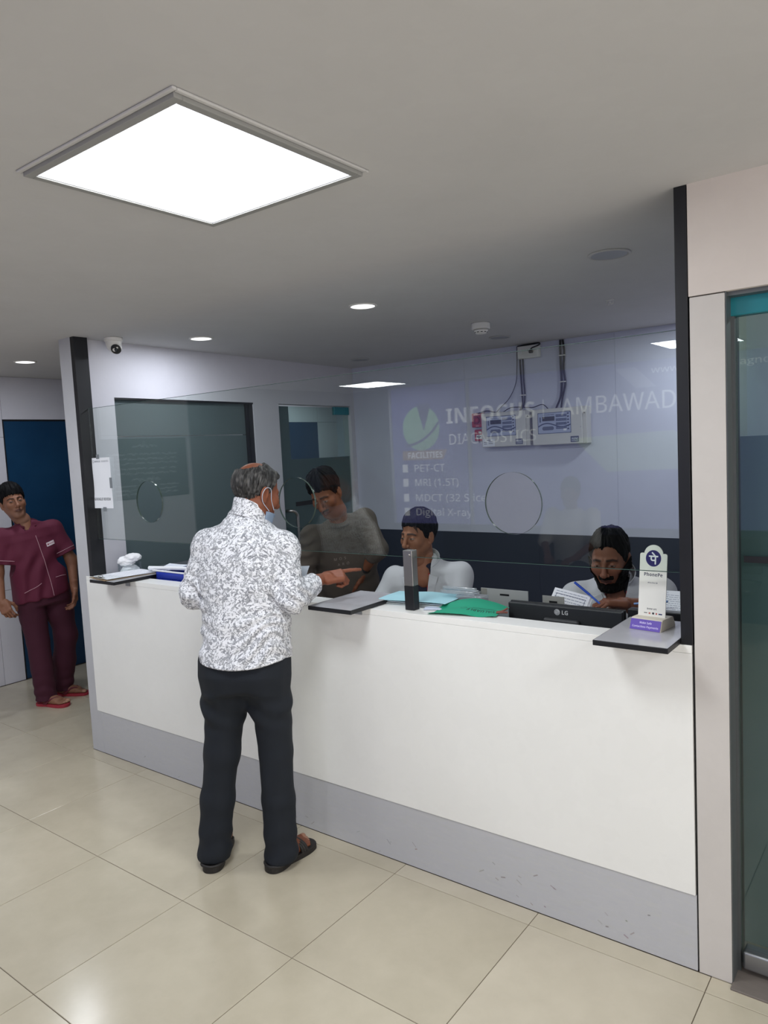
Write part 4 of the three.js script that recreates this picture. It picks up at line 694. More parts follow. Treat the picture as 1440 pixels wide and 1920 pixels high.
// shirt print: pale leaves, petals and dots on white
const printTex = canvasTexture(1024, 1024, (c) => {
  c.fillStyle = '#e2e3e9'; c.fillRect(0, 0, 1024, 1024); const r = rng(77), wrap = (fn) => { for (const dx of [-1024, 0, 1024]) for (const dy of [-1024, 0, 1024]) { c.save(); c.translate(dx, dy); fn(); c.restore(); } };
  for (let i = 0; i < 1700; i++) { const x = r() * 1024, y = r() * 1024, a = r() * 6.3, L = 14 + r() * 26, w = 8 + r() * 12, t = r(), col = t < .55 ? '#a0a2a8' : t < .8 ? '#b6b8bd' : '#8b8d94', bend = (r() - .5) * 20; wrap(() => { c.translate(x, y); c.rotate(a); c.fillStyle = col; c.beginPath(); c.moveTo(-L, 0); c.quadraticCurveTo(0, -w + bend, L, 0); c.quadraticCurveTo(0, w + bend, -L, 0); c.fill(); }); }
  for (let i = 0; i < 700; i++) { const x = r() * 1024, y = r() * 1024, a = r() * 6.3, L = 8 + r() * 16; wrap(() => { c.translate(x, y); c.rotate(a); c.fillStyle = '#e9eaef'; c.beginPath(); c.ellipse(0, 0, L, 4 + L * .25, 0, 0, 7); c.fill(); }); }
  for (let i = 0; i < 260; i++) { const x = r() * 1024, y = r() * 1024, a = r() * 6.3; wrap(() => { c.translate(x, y); c.rotate(a); c.strokeStyle = '#7c7e86'; c.lineWidth = 2.4; c.beginPath(); c.moveTo(-16, 0); c.quadraticCurveTo(0, -9, 16, 0); c.quadraticCurveTo(0, 9, -16, 0); c.stroke(); }); }
  for (let i = 0; i < 900; i++) { const x = r() * 1024, y = r() * 1024, q = 2 + r() * 3; wrap(() => { c.fillStyle = r() < .5 ? '#55565e' : '#74757d'; c.beginPath(); c.arc(x, y, q, 0, 7); c.fill(); }); }
});
// ===== the customer at the counter, seen from behind
{
  const base = [1.79, 0, .36];
  makePerson('man in white floral shirt and dark trousers pointing across the counter', base, (a) => {
    const SK = 0x7d4c36, F = [-.42, 0, -.906], P = [1.815, .93, .325], T = [1.79, 1.40, .268], N = [1.81, 1.47, .228], SL = [1.64, 1.368, .342], SR = [1.942, 1.353, .2], EL = [1.6, 1.155, .4], WL = [1.735, 1.17, .205], ER = [2.01, 1.148, .235], WR = [1.985, 1.185, .03];
    const fr = frameOf(P, [T[0] - P[0], T[1] - P[1], T[2] - P[2]], F);
    const AL = [1.655, .085, .435], AR = [1.905, .085, .285], KL = [1.7, .49, .39], KR = [1.9, .49, .268], HL = [1.738, .88, .36], HR = [1.892, .88, .29];
    // shirt
    const fold = folds(.0095, 7, 1, 1.5, 1, 3), fine = folds(.002, 34, 1, 1, 1, 9);
    const torso = profile(fr, [[-.11, .2, .155, -.005], [-.03, .195, .15, 0], [.06, .184, .138, .003], [.16, .184, .13, 0], [.28, .19, .122, -.008], [.36, .192, .114, -.012], [.425, .188, .106, -.01], [.468, .166, .098, -.004], [.505, .128, .088, .004], [.538, .095, .08, .012], [.565, .075, .073, .02], [.59, .066, .068, .026]]);
    const shirt0 = union([[torso, 0], ...chain([[...fr.at(0, .43, -.005), .055], [...SL, .058]], .05), ...chain([[...fr.at(-.02, .43, -.005), .055], [...SR, .06]], .05), [cap(SL, EL, .06, .056), .02], [cap(EL, WL, .058, .045), .02], [cap(SR, ER, .064, .06), .02], [cap(ER, WR, .063, .042), .02]]);
    const hemCut = (x, y, z) => { const q = fr.to(x, y, z); return -.042 - .022 * Math.cos(q[0] * 9) + .03 * Math.max(0, -q[0] - .12) * 4 - q[1]; };
    const wr = cap([WR[0] - .0, WR[1], WR[2] - .02], [WR[0], WR[1] + .01, WR[2] - .2], .08, .08), wl = ball(WL[0] + .03, WL[1], WL[2] - .05, .06);
    const shirt = (x, y, z) => {
      let d = shirt0(x, y, z); if (d > .06) return d;
      const q = fr.to(x, y, z), waist = .0045 * Math.sin(q[1] * 85 + 9 * noise(x * 6, y * 5, z * 6) + q[0] * 18) * (.5 + noise(x * 5 + 9, y * 5, z * 5)) * step(.2, .05, Math.abs(q[1] - .07)) , elbow = .006 * Math.sin((x * 60 - z * 60 + y * 90) + 3 * noise(x * 14, y * 14, z * 14)) * (step(.17, .03, Math.hypot(x - ER[0], y - ER[1], z - ER[2])) + step(.15, .03, Math.hypot(x - EL[0], y - EL[1], z - EL[2])));
      d += fold(x, y, z) + fine(x, y, z) + waist + elbow;
      d = smax(d, hemCut(x, y, z), .006); d = smax(d, -wr(x, y, z), .006); return smax(d, -wl(x, y, z), .006);
    };
    const [lo, hi] = boundsOf([SL, SR, EL, ER, WL, WR, fr.at(0, -.12, 0), fr.at(0, .6, 0)], .16);
    const sh = a.put('floral_shirt', clothUV(nets(shirt, lo, hi, .0065), .4), M({ map: printTex, roughness: .8, sheen: .2 }));
    const cf = frameOf([1.793, 1.455, .247], [.1, 1, -.25], [.05, 0, -1]), colF = (x, y, z) => { const q = cf.to(x, y, z), rr = Math.hypot(q[0], q[2] * 1.02), top = .074 - .024 * (q[2] / .07), bot = .012 - .01 * (q[2] / .07); return smax(Math.abs(rr - .0705 - .006 * step(.06, 0, q[1])) - .0055, Math.max(q[1] - top, bot - q[1]), .004); };
    a.put('collar', clothUV(nets(colF, [1.68, 1.38, .1], [1.93, 1.58, .36], .0045), .4), M({ map: printTex, roughness: .8 }), sh);
    // trousers
    const tf = folds(.008, 8, 1.2, .6, 1.2, 21), leg = (H, K, A, o) => chain([[...H, .094], [H[0] * .5 + K[0] * .5, H[1] * .5 + K[1] * .5, H[2] * .5 + K[2] * .5, .088], [...K, .071], [K[0] * .5 + A[0] * .5, K[1] * .5 + A[1] * .5, K[2] * .5 + A[2] * .5, .067], [A[0], .045, A[2], .071]], .03);
    const seat = profile(fr, [[-.17, .13, .1, -.01], [-.1, .16, .12, -.014], [-.04, .163, .118, -.01], [.03, .14, .1, 0]]);
    const tr0 = union([[seat, 0], ...leg(HL, KL, AL).map(([f], i) => [f, i ? .03 : .09]), ...leg(HR, KR, AR).map(([f], i) => [f, i ? .015 : .06])]);
    const tr = (x, y, z) => { let d = tr0(x, y, z); if (d > .06) return d; d += tf(x, y, z) + .004 * Math.sin(y * 70 + 4 * noise(x * 9, y * 5, z * 9)) * step(.25, .05, y) + .004 * Math.sin(y * 55 + x * 40) * step(.12, .02, Math.abs(y - .68)); return smax(d, .03 - y, .004); };
    const t = a.put('trousers', nets(tr, [1.52, .0, .1], [2.06, .99, .6], .009), fabric(0x0f1620, .85, .06));
    // skin: neck to hands, ankles
    a.limb([[cap(fr.at(0, 0, 0), N, .09, .05), 0], [cap(SL, EL, .04, .036), .03], [cap(EL, WL, .036, .026), .02], [cap(SR, ER, .04, .036), .03], [cap(ER, WR, .036, .027), .02], [cap(HL, KL, .06, .045), .03], [cap(KL, AL, .045, .036), .03], [cap(HR, KR, .06, .045), .03], [cap(KR, AR, .045, .036), .03]], .01, SK, [SL, SR, ER, WR, WL, AL, AR, N]);
    a.head({ at: [1.815, 1.574, .205], up: [.05, .95, -.28], fwd: [.147, -.3, -.94], neckBase: [1.805, 1.45, .235], skin: SK, lip: 0x6d3c34, hair: 0x1a1918, shape: { cheek: .002 } });
    const hm = a.headM, hl = hairline([[-.13, -.075], [-.09, -.066], [-.05, -.05], [-.028, -.02], [0, .0], [.018, -.018], [.03, .03], [.055, .07], [.09, .09]]);
    const vol = ell(0, .04, -.019, .0815, .0955, .1035), bald = ell(.004, .132, -.07, .06, .066, .07);
    const hf = (x, y, z) => { let d = vol(x, y, z); if (d > .04) return d; const an = Math.atan2(x, z + .02); d -= .003 * noise(an * 30, y * 30, z * 20) + .0025 * noise(x * 160, y * 60, z * 120) + .014 * step(.03, .08, z) * step(.05, .1, y) * (.6 + .6 * noise(an * 9, y * 20, 2)); d = smax(d, (hl(z) - y) * .8, .004); return smax(d, -bald(x, y, z) - .004 * noise(an * 18, y * 60, z * 60), .006); };
    const cb = lin(0x1b1a1a), cg = lin(0x6c6a68); a.hair('hair', hf, M({ vertexColors: true, roughness: .6 }), undefined, undefined, .0026, (x, y, z) => mixc(cb, cg, Math.max(0, .12 + .5 * noise(x * 190, y * 60, z * 130) + .25 * noise(x * 30, y * 30, z * 30))));
    for (const sx of [1, -1]) a.put('mask_loop', tube([[.062, -.058, .058], [.071, -.02, .03], [.084, .022, .008], [.092, .02, -.02], [.094, -.008, -.034], [.086, -.036, -.022], [.07, -.068, .03]].map(([x, y, z]) => new THREE.Vector3(x * sx, y, z).applyMatrix4(hm).toArray()), .0015, 40, 6), M({ color: 0xb9c3d2, roughness: .7 }));
    const mf = (x, y, z) => smax(smax(Math.abs(a.headF(x, y, z) - .005) - .0022, Math.max(y + .07, -.128 - y), .003), .024 - z - Math.max(0, y + .1) * .3, .003);
    a.hair('face_mask', mf, M({ color: 0x8ea0b8, roughness: .7 }), [-.1, -.15, .0], [.1, -.03, .13], .003);
    a.skin(placeHand(handGeo(CURL.point, THUMB.closed, 0x84503a, { spread: .02 }), [WR[0] + .002, WR[1] + .002, WR[2] - .02], [.62, .1, -.78], [-.3, -.9, -.3], 'R'));
    a.skin(placeHand(handGeo(CURL.loose, THUMB.side, 0x84503a), WL, [.66, .18, -.73], [.5, -.75, .3], 'L'));
    for (const [A, d, s] of [[AL, [-.6, -.8], 'L'], [AR, [-.03, -1], 'R']]) {
      const ry = Math.atan2(d[0], d[1]), sg = s === 'L' ? 1 : -1, M4 = new THREE.Matrix4().makeRotationY(ry).setPosition(A[0], .022, A[2]);
      a.skin(footGeo(0x7a4a36, s).applyMatrix4(M4));
      const M5 = new THREE.Matrix4().makeRotationY(ry).setPosition(A[0], .0005, A[2]), mSan = M({ color: 0x1f1c1b, roughness: .6 }), so = a.put('sandal', soleGeo(sg, .024, 1.08).applyMatrix4(M5), mSan);
      const band = (z, y, w) => { const q = []; for (let k = -1; k <= 1; k++) q.push(tube([[-.05, .026, z + k * w], [-.043, y * .75, z + k * w - .004], [0, y, z + k * w - .008], [.043, y * .7, z + k * w - .004], [.05, .026, z + k * w]], w * .62, 26, 8)); return join(q).applyMatrix4(M5); };
      a.put('strap', band(.095, .066, .012), mSan, so); a.put('strap', band(.03, .098, .011), mSan, so);
      a.put('heel_rim', tube([[-.04, .024, -.01], [-.044, .027, -.05], [0, .028, -.078], [.044, .027, -.05], [.04, .024, -.01]], .0065, 24, 8).applyMatrix4(M5), mSan, so);
    }
  });
  const pp = sheet(.13, .09, 51, .02); const o = single('folded_paper', pp.rotateX(.5).rotateY(.5).translate(1.86, 1.205, .06), M({ color: 0x9fa6b0, roughness: .8, side: THREE.DoubleSide }), 'crumpled grey paper held beside the pointing hand', 'paper');
}
// ===== attendant in maroon in the corridor
{
  const base = [-1.12, 0, -.37];
  makePerson('man in maroon uniform and red flip-flops standing in the corridor', base, (a) => {
    const SK = 0x875f4a, F = [.985, 0, .174], P = [-1.14, .88, -.35], T = [-1.17, 1.3, -.3], N = [-1.182, 1.36, -.28], SL = [-1.137, 1.275, -.482], SR = [-1.203, 1.25, -.123], EL = [-1.06, 1.03, -.56], WL = [-1.0, .825, -.53], ER = [-1.19, 1.005, -.075], WR = [-1.115, .81, -.05];
    const fr = frameOf(P, [T[0] - P[0], T[1] - P[1], T[2] - P[2]], F), AL = [-1.17, .085, -.47], AR = [-1.07, .085, -.28], KL = [-1.1, .47, -.485], KR = [-1.1, .47, -.275], HL = [-1.124, .83, -.44], HR = [-1.156, .83, -.265];
    const fold = folds(.006, 8, 1.2, .8, 1.2, 40), torso = profile(fr, [[-.1, .196, .135, .005], [0, .19, .13, .005], [.1, .185, .122, .006], [.22, .19, .118, .003], [.34, .186, .105, -.003], [.395, .155, .088, 0], [.44, .095, .07, .006], [.47, .063, .064, .012]]);
    const mid = (A, B, t) => A.map((v, i) => v + (B[i] - v) * t), SLe = mid(SL, EL, .78), SRe = mid(SR, ER, .78);
    const nk = cap([N[0] + .06, N[1] - .075, N[2] + .01], [N[0] + .05, N[1] + .1, N[2]], .028, .06);
    const sh0 = union([[torso, 0], ...chain([[...fr.at(0, .375, 0), .055], [...SL, .057]], .05), ...chain([[...fr.at(0, .365, 0), .055], [...SR, .057]], .05), [cap(SL, SLe, .06, .068), .04], [cap(SR, SRe, .06, .068), .04]]);
    const cutL = (A, E) => { const d = V(E).sub(V(A)).normalize(); return (x, y, z) => Math.min((x - E[0]) * d.x + (y - E[1]) * d.y + (z - E[2]) * d.z, .12 - Math.hypot(x - E[0], y - E[1], z - E[2])); };
    const cl = cutL(SL, SLe), cr = cutL(SR, SRe);
    const shirt = (x, y, z) => { let d = sh0(x, y, z); if (d > .06) return d; const q = fr.to(x, y, z); d += fold(x, y, z) + .006 * Math.sin(q[0] * 50 - q[1] * 26 + 4 * noise(x * 6, y * 6, z * 6)) * step(.35, .1, q[1]); d = smax(d, -.1 - q[1], .004); d = smax(d, cl(x, y, z), .003); d = smax(d, cr(x, y, z), .003); return smax(d, -nk(x, y, z), .004); };
    const [lo, hi] = boundsOf([SLe, SRe, fr.at(0, -.1, 0), fr.at(0, .48, 0)], .16), MAR = fabric(0x5a1430, .8, .2), pm = M({ color: 0xb78f9a, roughness: .8 });
    const sh = a.put('tunic', nets(shirt, lo, hi, .007), MAR);
    a.put('collar', collarGeo(frameOf(fr.at(0, .43, .012), [.12, 1, 0], F), 0, .071, .066, .035, .02, .45, .008), M({ color: 0x521029, roughness: .85, side: THREE.DoubleSide }), sh);
    a.put('piping', piping(shirt, fr, [[.02, .36], [.028, .2], [.034, .05], [.03, -.09]], .0022), pm, sh);
    a.put('pocket_piping', piping(shirt, fr, [[-.15, -.02], [-.09, -.004], [-.03, .02]], .002), pm, sh); a.put('pocket_piping', piping(shirt, fr, [[.075, .035], [.12, .035], [.155, .03]], .002), pm, sh);
    const ring = (A, E) => { const c = V(A).lerp(V(E), .86), dir = V(E).sub(V(A)).normalize(); const pts = []; const q = new THREE.Quaternion().setFromUnitVectors(new THREE.Vector3(0, 1, 0), dir); for (let i = 0; i < 24; i++) { const an = i / 24 * Math.PI * 2, o = new THREE.Vector3(Math.cos(an), 0, Math.sin(an)).applyQuaternion(q), st = c.clone().addScaledVector(o, .14); pts.push(drop(shirt, st.toArray(), o.clone().negate().toArray())); } return tube(pts, .002, 60, 6, true); };
    a.put('sleeve_piping', ring(SL, SLe), pm, sh); a.put('sleeve_piping', ring(SR, SRe), pm, sh);
    const bt = textCanvas(128, 56, (c) => { c.fillStyle = '#d9c9cf'; c.fillRect(0, 0, 128, 56); c.fillStyle = '#7a2038'; c.beginPath(); c.arc(24, 28, 12, 0, 7); c.fill(); c.font = 'bold 24px sans-serif'; c.fillText('INFOCUS', 40, 37, 82); });
    a.put('name_badge', patch(shirt, fr, [[.075, .262], [.135, .272], [.135, .3], [.075, .29]], 8, 4, .001, .0015), M({ map: bt, roughness: .7 }), sh);
    const tf = folds(.006, 7, 1, .7, 1, 60), leg = (H, K, A) => chain([[...H, .098], [...mid(H, K, .5), .09], [...K, .078], [...mid(K, A, .5), .076], [A[0], .06, A[2], .072]], .03), seat = profile(fr, [[-.15, .165, .125], [-.06, .17, .12], [.02, .16, .11]]);
    const tr0 = union([[seat, 0], ...leg(HL, KL, AL).map(([f]) => [f, .035]), ...leg(HR, KR, AR).map(([f]) => [f, .012])]);
    const tr = (x, y, z) => { const d = tr0(x, y, z); return d > .06 ? d : smax(d + tf(x, y, z) + .004 * Math.sin(y * 60 + 5 * noise(x * 8, y * 4, z * 8)) * step(.3, .05, y), .045 - y, .004); };
    a.put('trousers', nets(tr, [-1.42, 0, -.7], [-.86, .93, -.05], .009), fabric(0x3e0e24, .85, .2));
    a.limb([[cap(fr.at(0, .05, 0), N, .085, .05), 0], [cap(SL, EL, .045, .04), .03], [cap(EL, WL, .04, .027), .025], [cap(SR, ER, .045, .04), .03], [cap(ER, WR, .04, .027), .025], [cap(HL, KL, .06, .045), .03], [cap(KL, AL, .045, .034), .03], [cap(HR, KR, .06, .045), .03], [cap(KR, AR, .045, .034), .03], [cap([N[0] + .04, N[1] - .08, N[2] - .005], [N[0], N[1], N[2]], .042, .045), .03]], .008, SK, [SL, SR, EL, ER, WL, WR, AL, AR, N]);
    a.head({ at: [-1.205, 1.488, -.238], up: [-.14, .96, .12], fwd: [.955, -.06, .2], neckBase: [N[0], N[1] - .01, N[2]], scale: .98, skin: SK, lip: 0x6a3f38, hair: 0x0d0c0d, gaze: [-.003, .0008], frown: .35, open: .85, eyewhite: 0x6f655e, mark: (x, y, z, ax, n, c, dark, mix, st) => mix(c, lin(0x6d6560), .28 * st(-.03, -.07, y) * st(.01, .05, z) * (.6 + .4 * n)) });
    a.hair('hair', hairField({ t: .013, lift: .016, tuft: .006, seed: 5, line: [[-.13, -.055], [-.09, -.05], [-.04, -.02], [.0, .0], [.02, .01], [.04, .045], [.07, .052], [.11, .05]] }), mHairM(0x0b0b0d));
    a.skin(placeHand(handGeo(CURL.relaxed, THUMB.side, SK), WL, [.15, -.97, .1], [-.2, -.1, .95], 'L'));
    a.skin(placeHand(handGeo(CURL.loose, THUMB.closed, SK), WR, [.55, -.8, -.1], [-.5, -.4, -.75], 'R'));
    for (const [A, d, s] of [[AL, [.8, -.6], 'L'], [AR, [.93, -.36], 'R']]) {
      const ry = Math.atan2(d[0], d[1]), sg = s === 'L' ? 1 : -1, M4 = new THREE.Matrix4().makeRotationY(ry).setPosition(A[0], .019, A[2]), M5 = new THREE.Matrix4().makeRotationY(ry).setPosition(A[0], .0005, A[2]);
      a.skin(footGeo(SK, s).applyMatrix4(M4));
      const red = M({ color: 0xa02a3a, roughness: .6 }), fl = a.put('flip_flop', soleGeo(sg, .02, 1.02).applyMatrix4(M5), red), dk = M({ color: 0x5e1626, roughness: .5 });
      for (const e of [-1, 1]) a.put('strap', join([-1, 0, 1].map((k) => tube([[-.016 * sg, .036, .128], [e * .016 - .01 * sg, .062 + k * .001, .1 + k * .005], [e * .036, .056, .065 + k * .008], [e * .046, .022, .02 + k * .01]], .0055, 20, 8))).applyMatrix4(M5), dk, fl);
    }
  });
}
// ===== standing colleague in a brown-grey sweater behind the counter
{
  const base = [1.28, 0, -1.0];
  makePerson('man in brown-grey sweater leaning over the desk behind the glass', base, (a) => {
    const SK = 0x6f452f, F = [.57, 0, .82], P = [1.3, .93, -.96], T = [1.4, 1.37, -.8], N = [1.41, 1.405, -.77], SL = [1.515, 1.345, -.882], SR = [1.28, 1.26, -.7], EL = [1.6, 1.18, -.88], WL = [1.465, 1.04, -.91], ER = [1.25, 1.03, -.62], WR = [1.37, .9, -.45];
    const fr = frameOf(P, [T[0] - P[0], T[1] - P[1], T[2] - P[2]], F), AL = [1.37, .085, -1.12], AR = [1.2, .085, -.97], KL = [1.38, .5, -1.08], KR = [1.22, .5, -.95], HL = [1.37, .88, -1.0], HR = [1.23, .88, -.92];
    const fold = folds(.006, 8, 1, 1, 1, 80), torso = profile(fr, [[-.05, .185, .13, .0], [.03, .195, .138, .0], [.1, .19, .132, 0], [.22, .188, .122, 0], [.32, .182, .11, -.003], [.385, .155, .095, 0], [.43, .1, .078, .008], [.47, .066, .068, .02]]);
    const mid = (A, B, t) => A.map((v, i) => v + (B[i] - v) * t), Lc = mid(EL, WL, .25), Rc = mid(ER, WR, .35);
    const s0 = union([[torso, 0], ...chain([[...fr.at(0, .365, 0), .055], [...SL, .056]], .05), ...chain([[...fr.at(0, .365, 0), .055], [...SR, .056]], .05), [cap(SL, EL, .06, .056), .04], [cap(EL, Lc, .056, .05), .02], [cap(SR, ER, .064, .058), .04], [cap(ER, Rc, .06, .05), .02]]);
    const nk = cap([N[0] + .03, N[1] - .03, N[2] + .045], [N[0] + .02, N[1] + .08, N[2] + .04], .05, .07);
    const sw = (x, y, z) => { let d = s0(x, y, z); if (d > .06) return d; const q = fr.to(x, y, z); const arm = step(.16, .06, Math.hypot(x - ER[0], z - ER[2])) * .006 * Math.sin(y * 95 + 3 * noise(x * 12, y * 8, z * 12)); d += fold(x, y, z) + arm + .005 * Math.sin(q[0] * 34 + q[1] * 30 + 4 * noise(x * 6, y * 6, z * 6)) * step(.3, .08, q[1]); return smax(d, -nk(x, y, z), .004); };
    const [lo, hi] = boundsOf([SL, SR, EL, ER, Rc, Lc, fr.at(0, -.05, 0), fr.at(0, .48, 0)], .15), SW = fabric(0x4c443d, .95, .3), s = a.put('sweater', nets(sw, lo, hi, .007), SW);
    a.put('neck_rib', tube(Array.from({ length: 20 }, (_, i) => { const an = i / 20 * Math.PI * 2; const f2 = frameOf(fr.at(0, .455, .02), [.12, .9, .35], F); return f2.at(Math.sin(an) * .07, 0, Math.cos(an) * .068); }), .008, 60, 8, true), fabric(0x423b35), s);
    const wt = textCanvas(256, 128, (c) => { c.clearRect(0, 0, 256, 128); c.fillStyle = '#8d8278'; c.font = '34px sans-serif'; c.fillText('M  O  S', 30, 46); c.fillText('A  R  O', 60, 100); }); wt.premultiplyAlpha = false;
    a.put('lettering', patch(sw, fr, [[-.07, .2], [.1, .22], [.1, .3], [-.07, .28]], 10, 6, .0015, .0005), M({ map: wt, transparent: true, roughness: .9 }), s);
    const leg = (H, K, A) => chain([[...H, .095], [...K, .07], [A[0], .05, A[2], .06]], .03), seat = profile(fr, [[-.16, .16, .12], [0, .165, .12]]), tr0 = union([[seat, 0], ...leg(HL, KL, AL).map(([f]) => [f, .03]), ...leg(HR, KR, AR).map(([f]) => [f, .012])]);
    a.put('trousers', nets((x, y, z) => smax(tr0(x, y, z), .035 - y, .004), [1.02, 0, -1.28], [1.56, .98, -.72], .012), fabric(0x14161b));
    for (const A of [AL, AR]) a.put('shoe', soleGeo(1, .06, 1.05).applyMatrix4(new THREE.Matrix4().makeRotationY(.6).setPosition(A[0], .0005, A[2])), M({ color: 0x1b1a1a, roughness: .5 }));
    a.limb([[cap(fr.at(0, .05, 0), N, .085, .05), 0], [cap(SL, EL, .042, .038), .03], [cap(EL, WL, .038, .027), .025], [cap(SR, ER, .042, .038), .03], [cap(ER, WR, .038, .027), .025], [cap(HL, KL, .055, .04), .03], [cap(KL, AL, .04, .03), .03], [cap(HR, KR, .055, .04), .03], [cap(KR, AR, .04, .03), .03]], .009, SK, [SL, SR, EL, ER, WL, WR, AL, AR, N]);
    a.head({ at: [1.385, 1.502, -.71], up: [-.02, .84, .5], fwd: [.27, -.5, .8], neckBase: N, skin: SK, lip: 0x5f3830, hair: 0x08080a, open: .55, gaze: [0, -.002], mark: (x, y, z, ax, n, c, dark, mix, st) => { c = mix(c, dark, .9 * st(.0075, .004, Math.abs(y + .0525)) * st(.03, .022, ax) * st(.07, .085, z)); return mix(c, dark, .3 * st(-.05, -.085, y) * st(.0, .04, z) * (.7 + .3 * n)); } });
    a.hair('hair', hairField({ t: .012, lift: .012, tuft: .01, seed: 15, line: [[-.13, -.06], [-.09, -.05], [-.04, -.02], [.0, .0], [.02, -.005], [.038, .035], [.07, .062], [.11, .066]] }), mHairM(0x07070a));
    a.skin(placeHand(handGeo(CURL.loose, THUMB.side, SK), WL, [-.5, -.8, -.2], [-.6, .2, .6], 'L'));
    a.skin(placeHand(handGeo(CURL.relaxed, THUMB.side, SK), WR, [.5, -.75, .5], [.1, -.6, -.7], 'R'));
    const wq = new THREE.Quaternion().setFromUnitVectors(new THREE.Vector3(0, 1, 0), V(WL).sub(V(EL)).normalize()), wm = new THREE.Matrix4().compose(V(WL).lerp(V(EL), .12), wq, new THREE.Vector3(1, 1, 1));
    const w = a.put('watch', join([new THREE.CylinderGeometry(.031, .031, .018, 28, 1, true), new THREE.CylinderGeometry(.0325, .0325, .018, 28, 1, true)]).applyMatrix4(wm), M({ color: 0x141518, roughness: .5, side: THREE.DoubleSide })); a.put('dial', new THREE.CylinderGeometry(.017, .017, .008, 24).rotateX(Math.PI / 2).translate(.0, 0, .032).rotateY(.9).applyMatrix4(wm), mDark, w);
  });
}
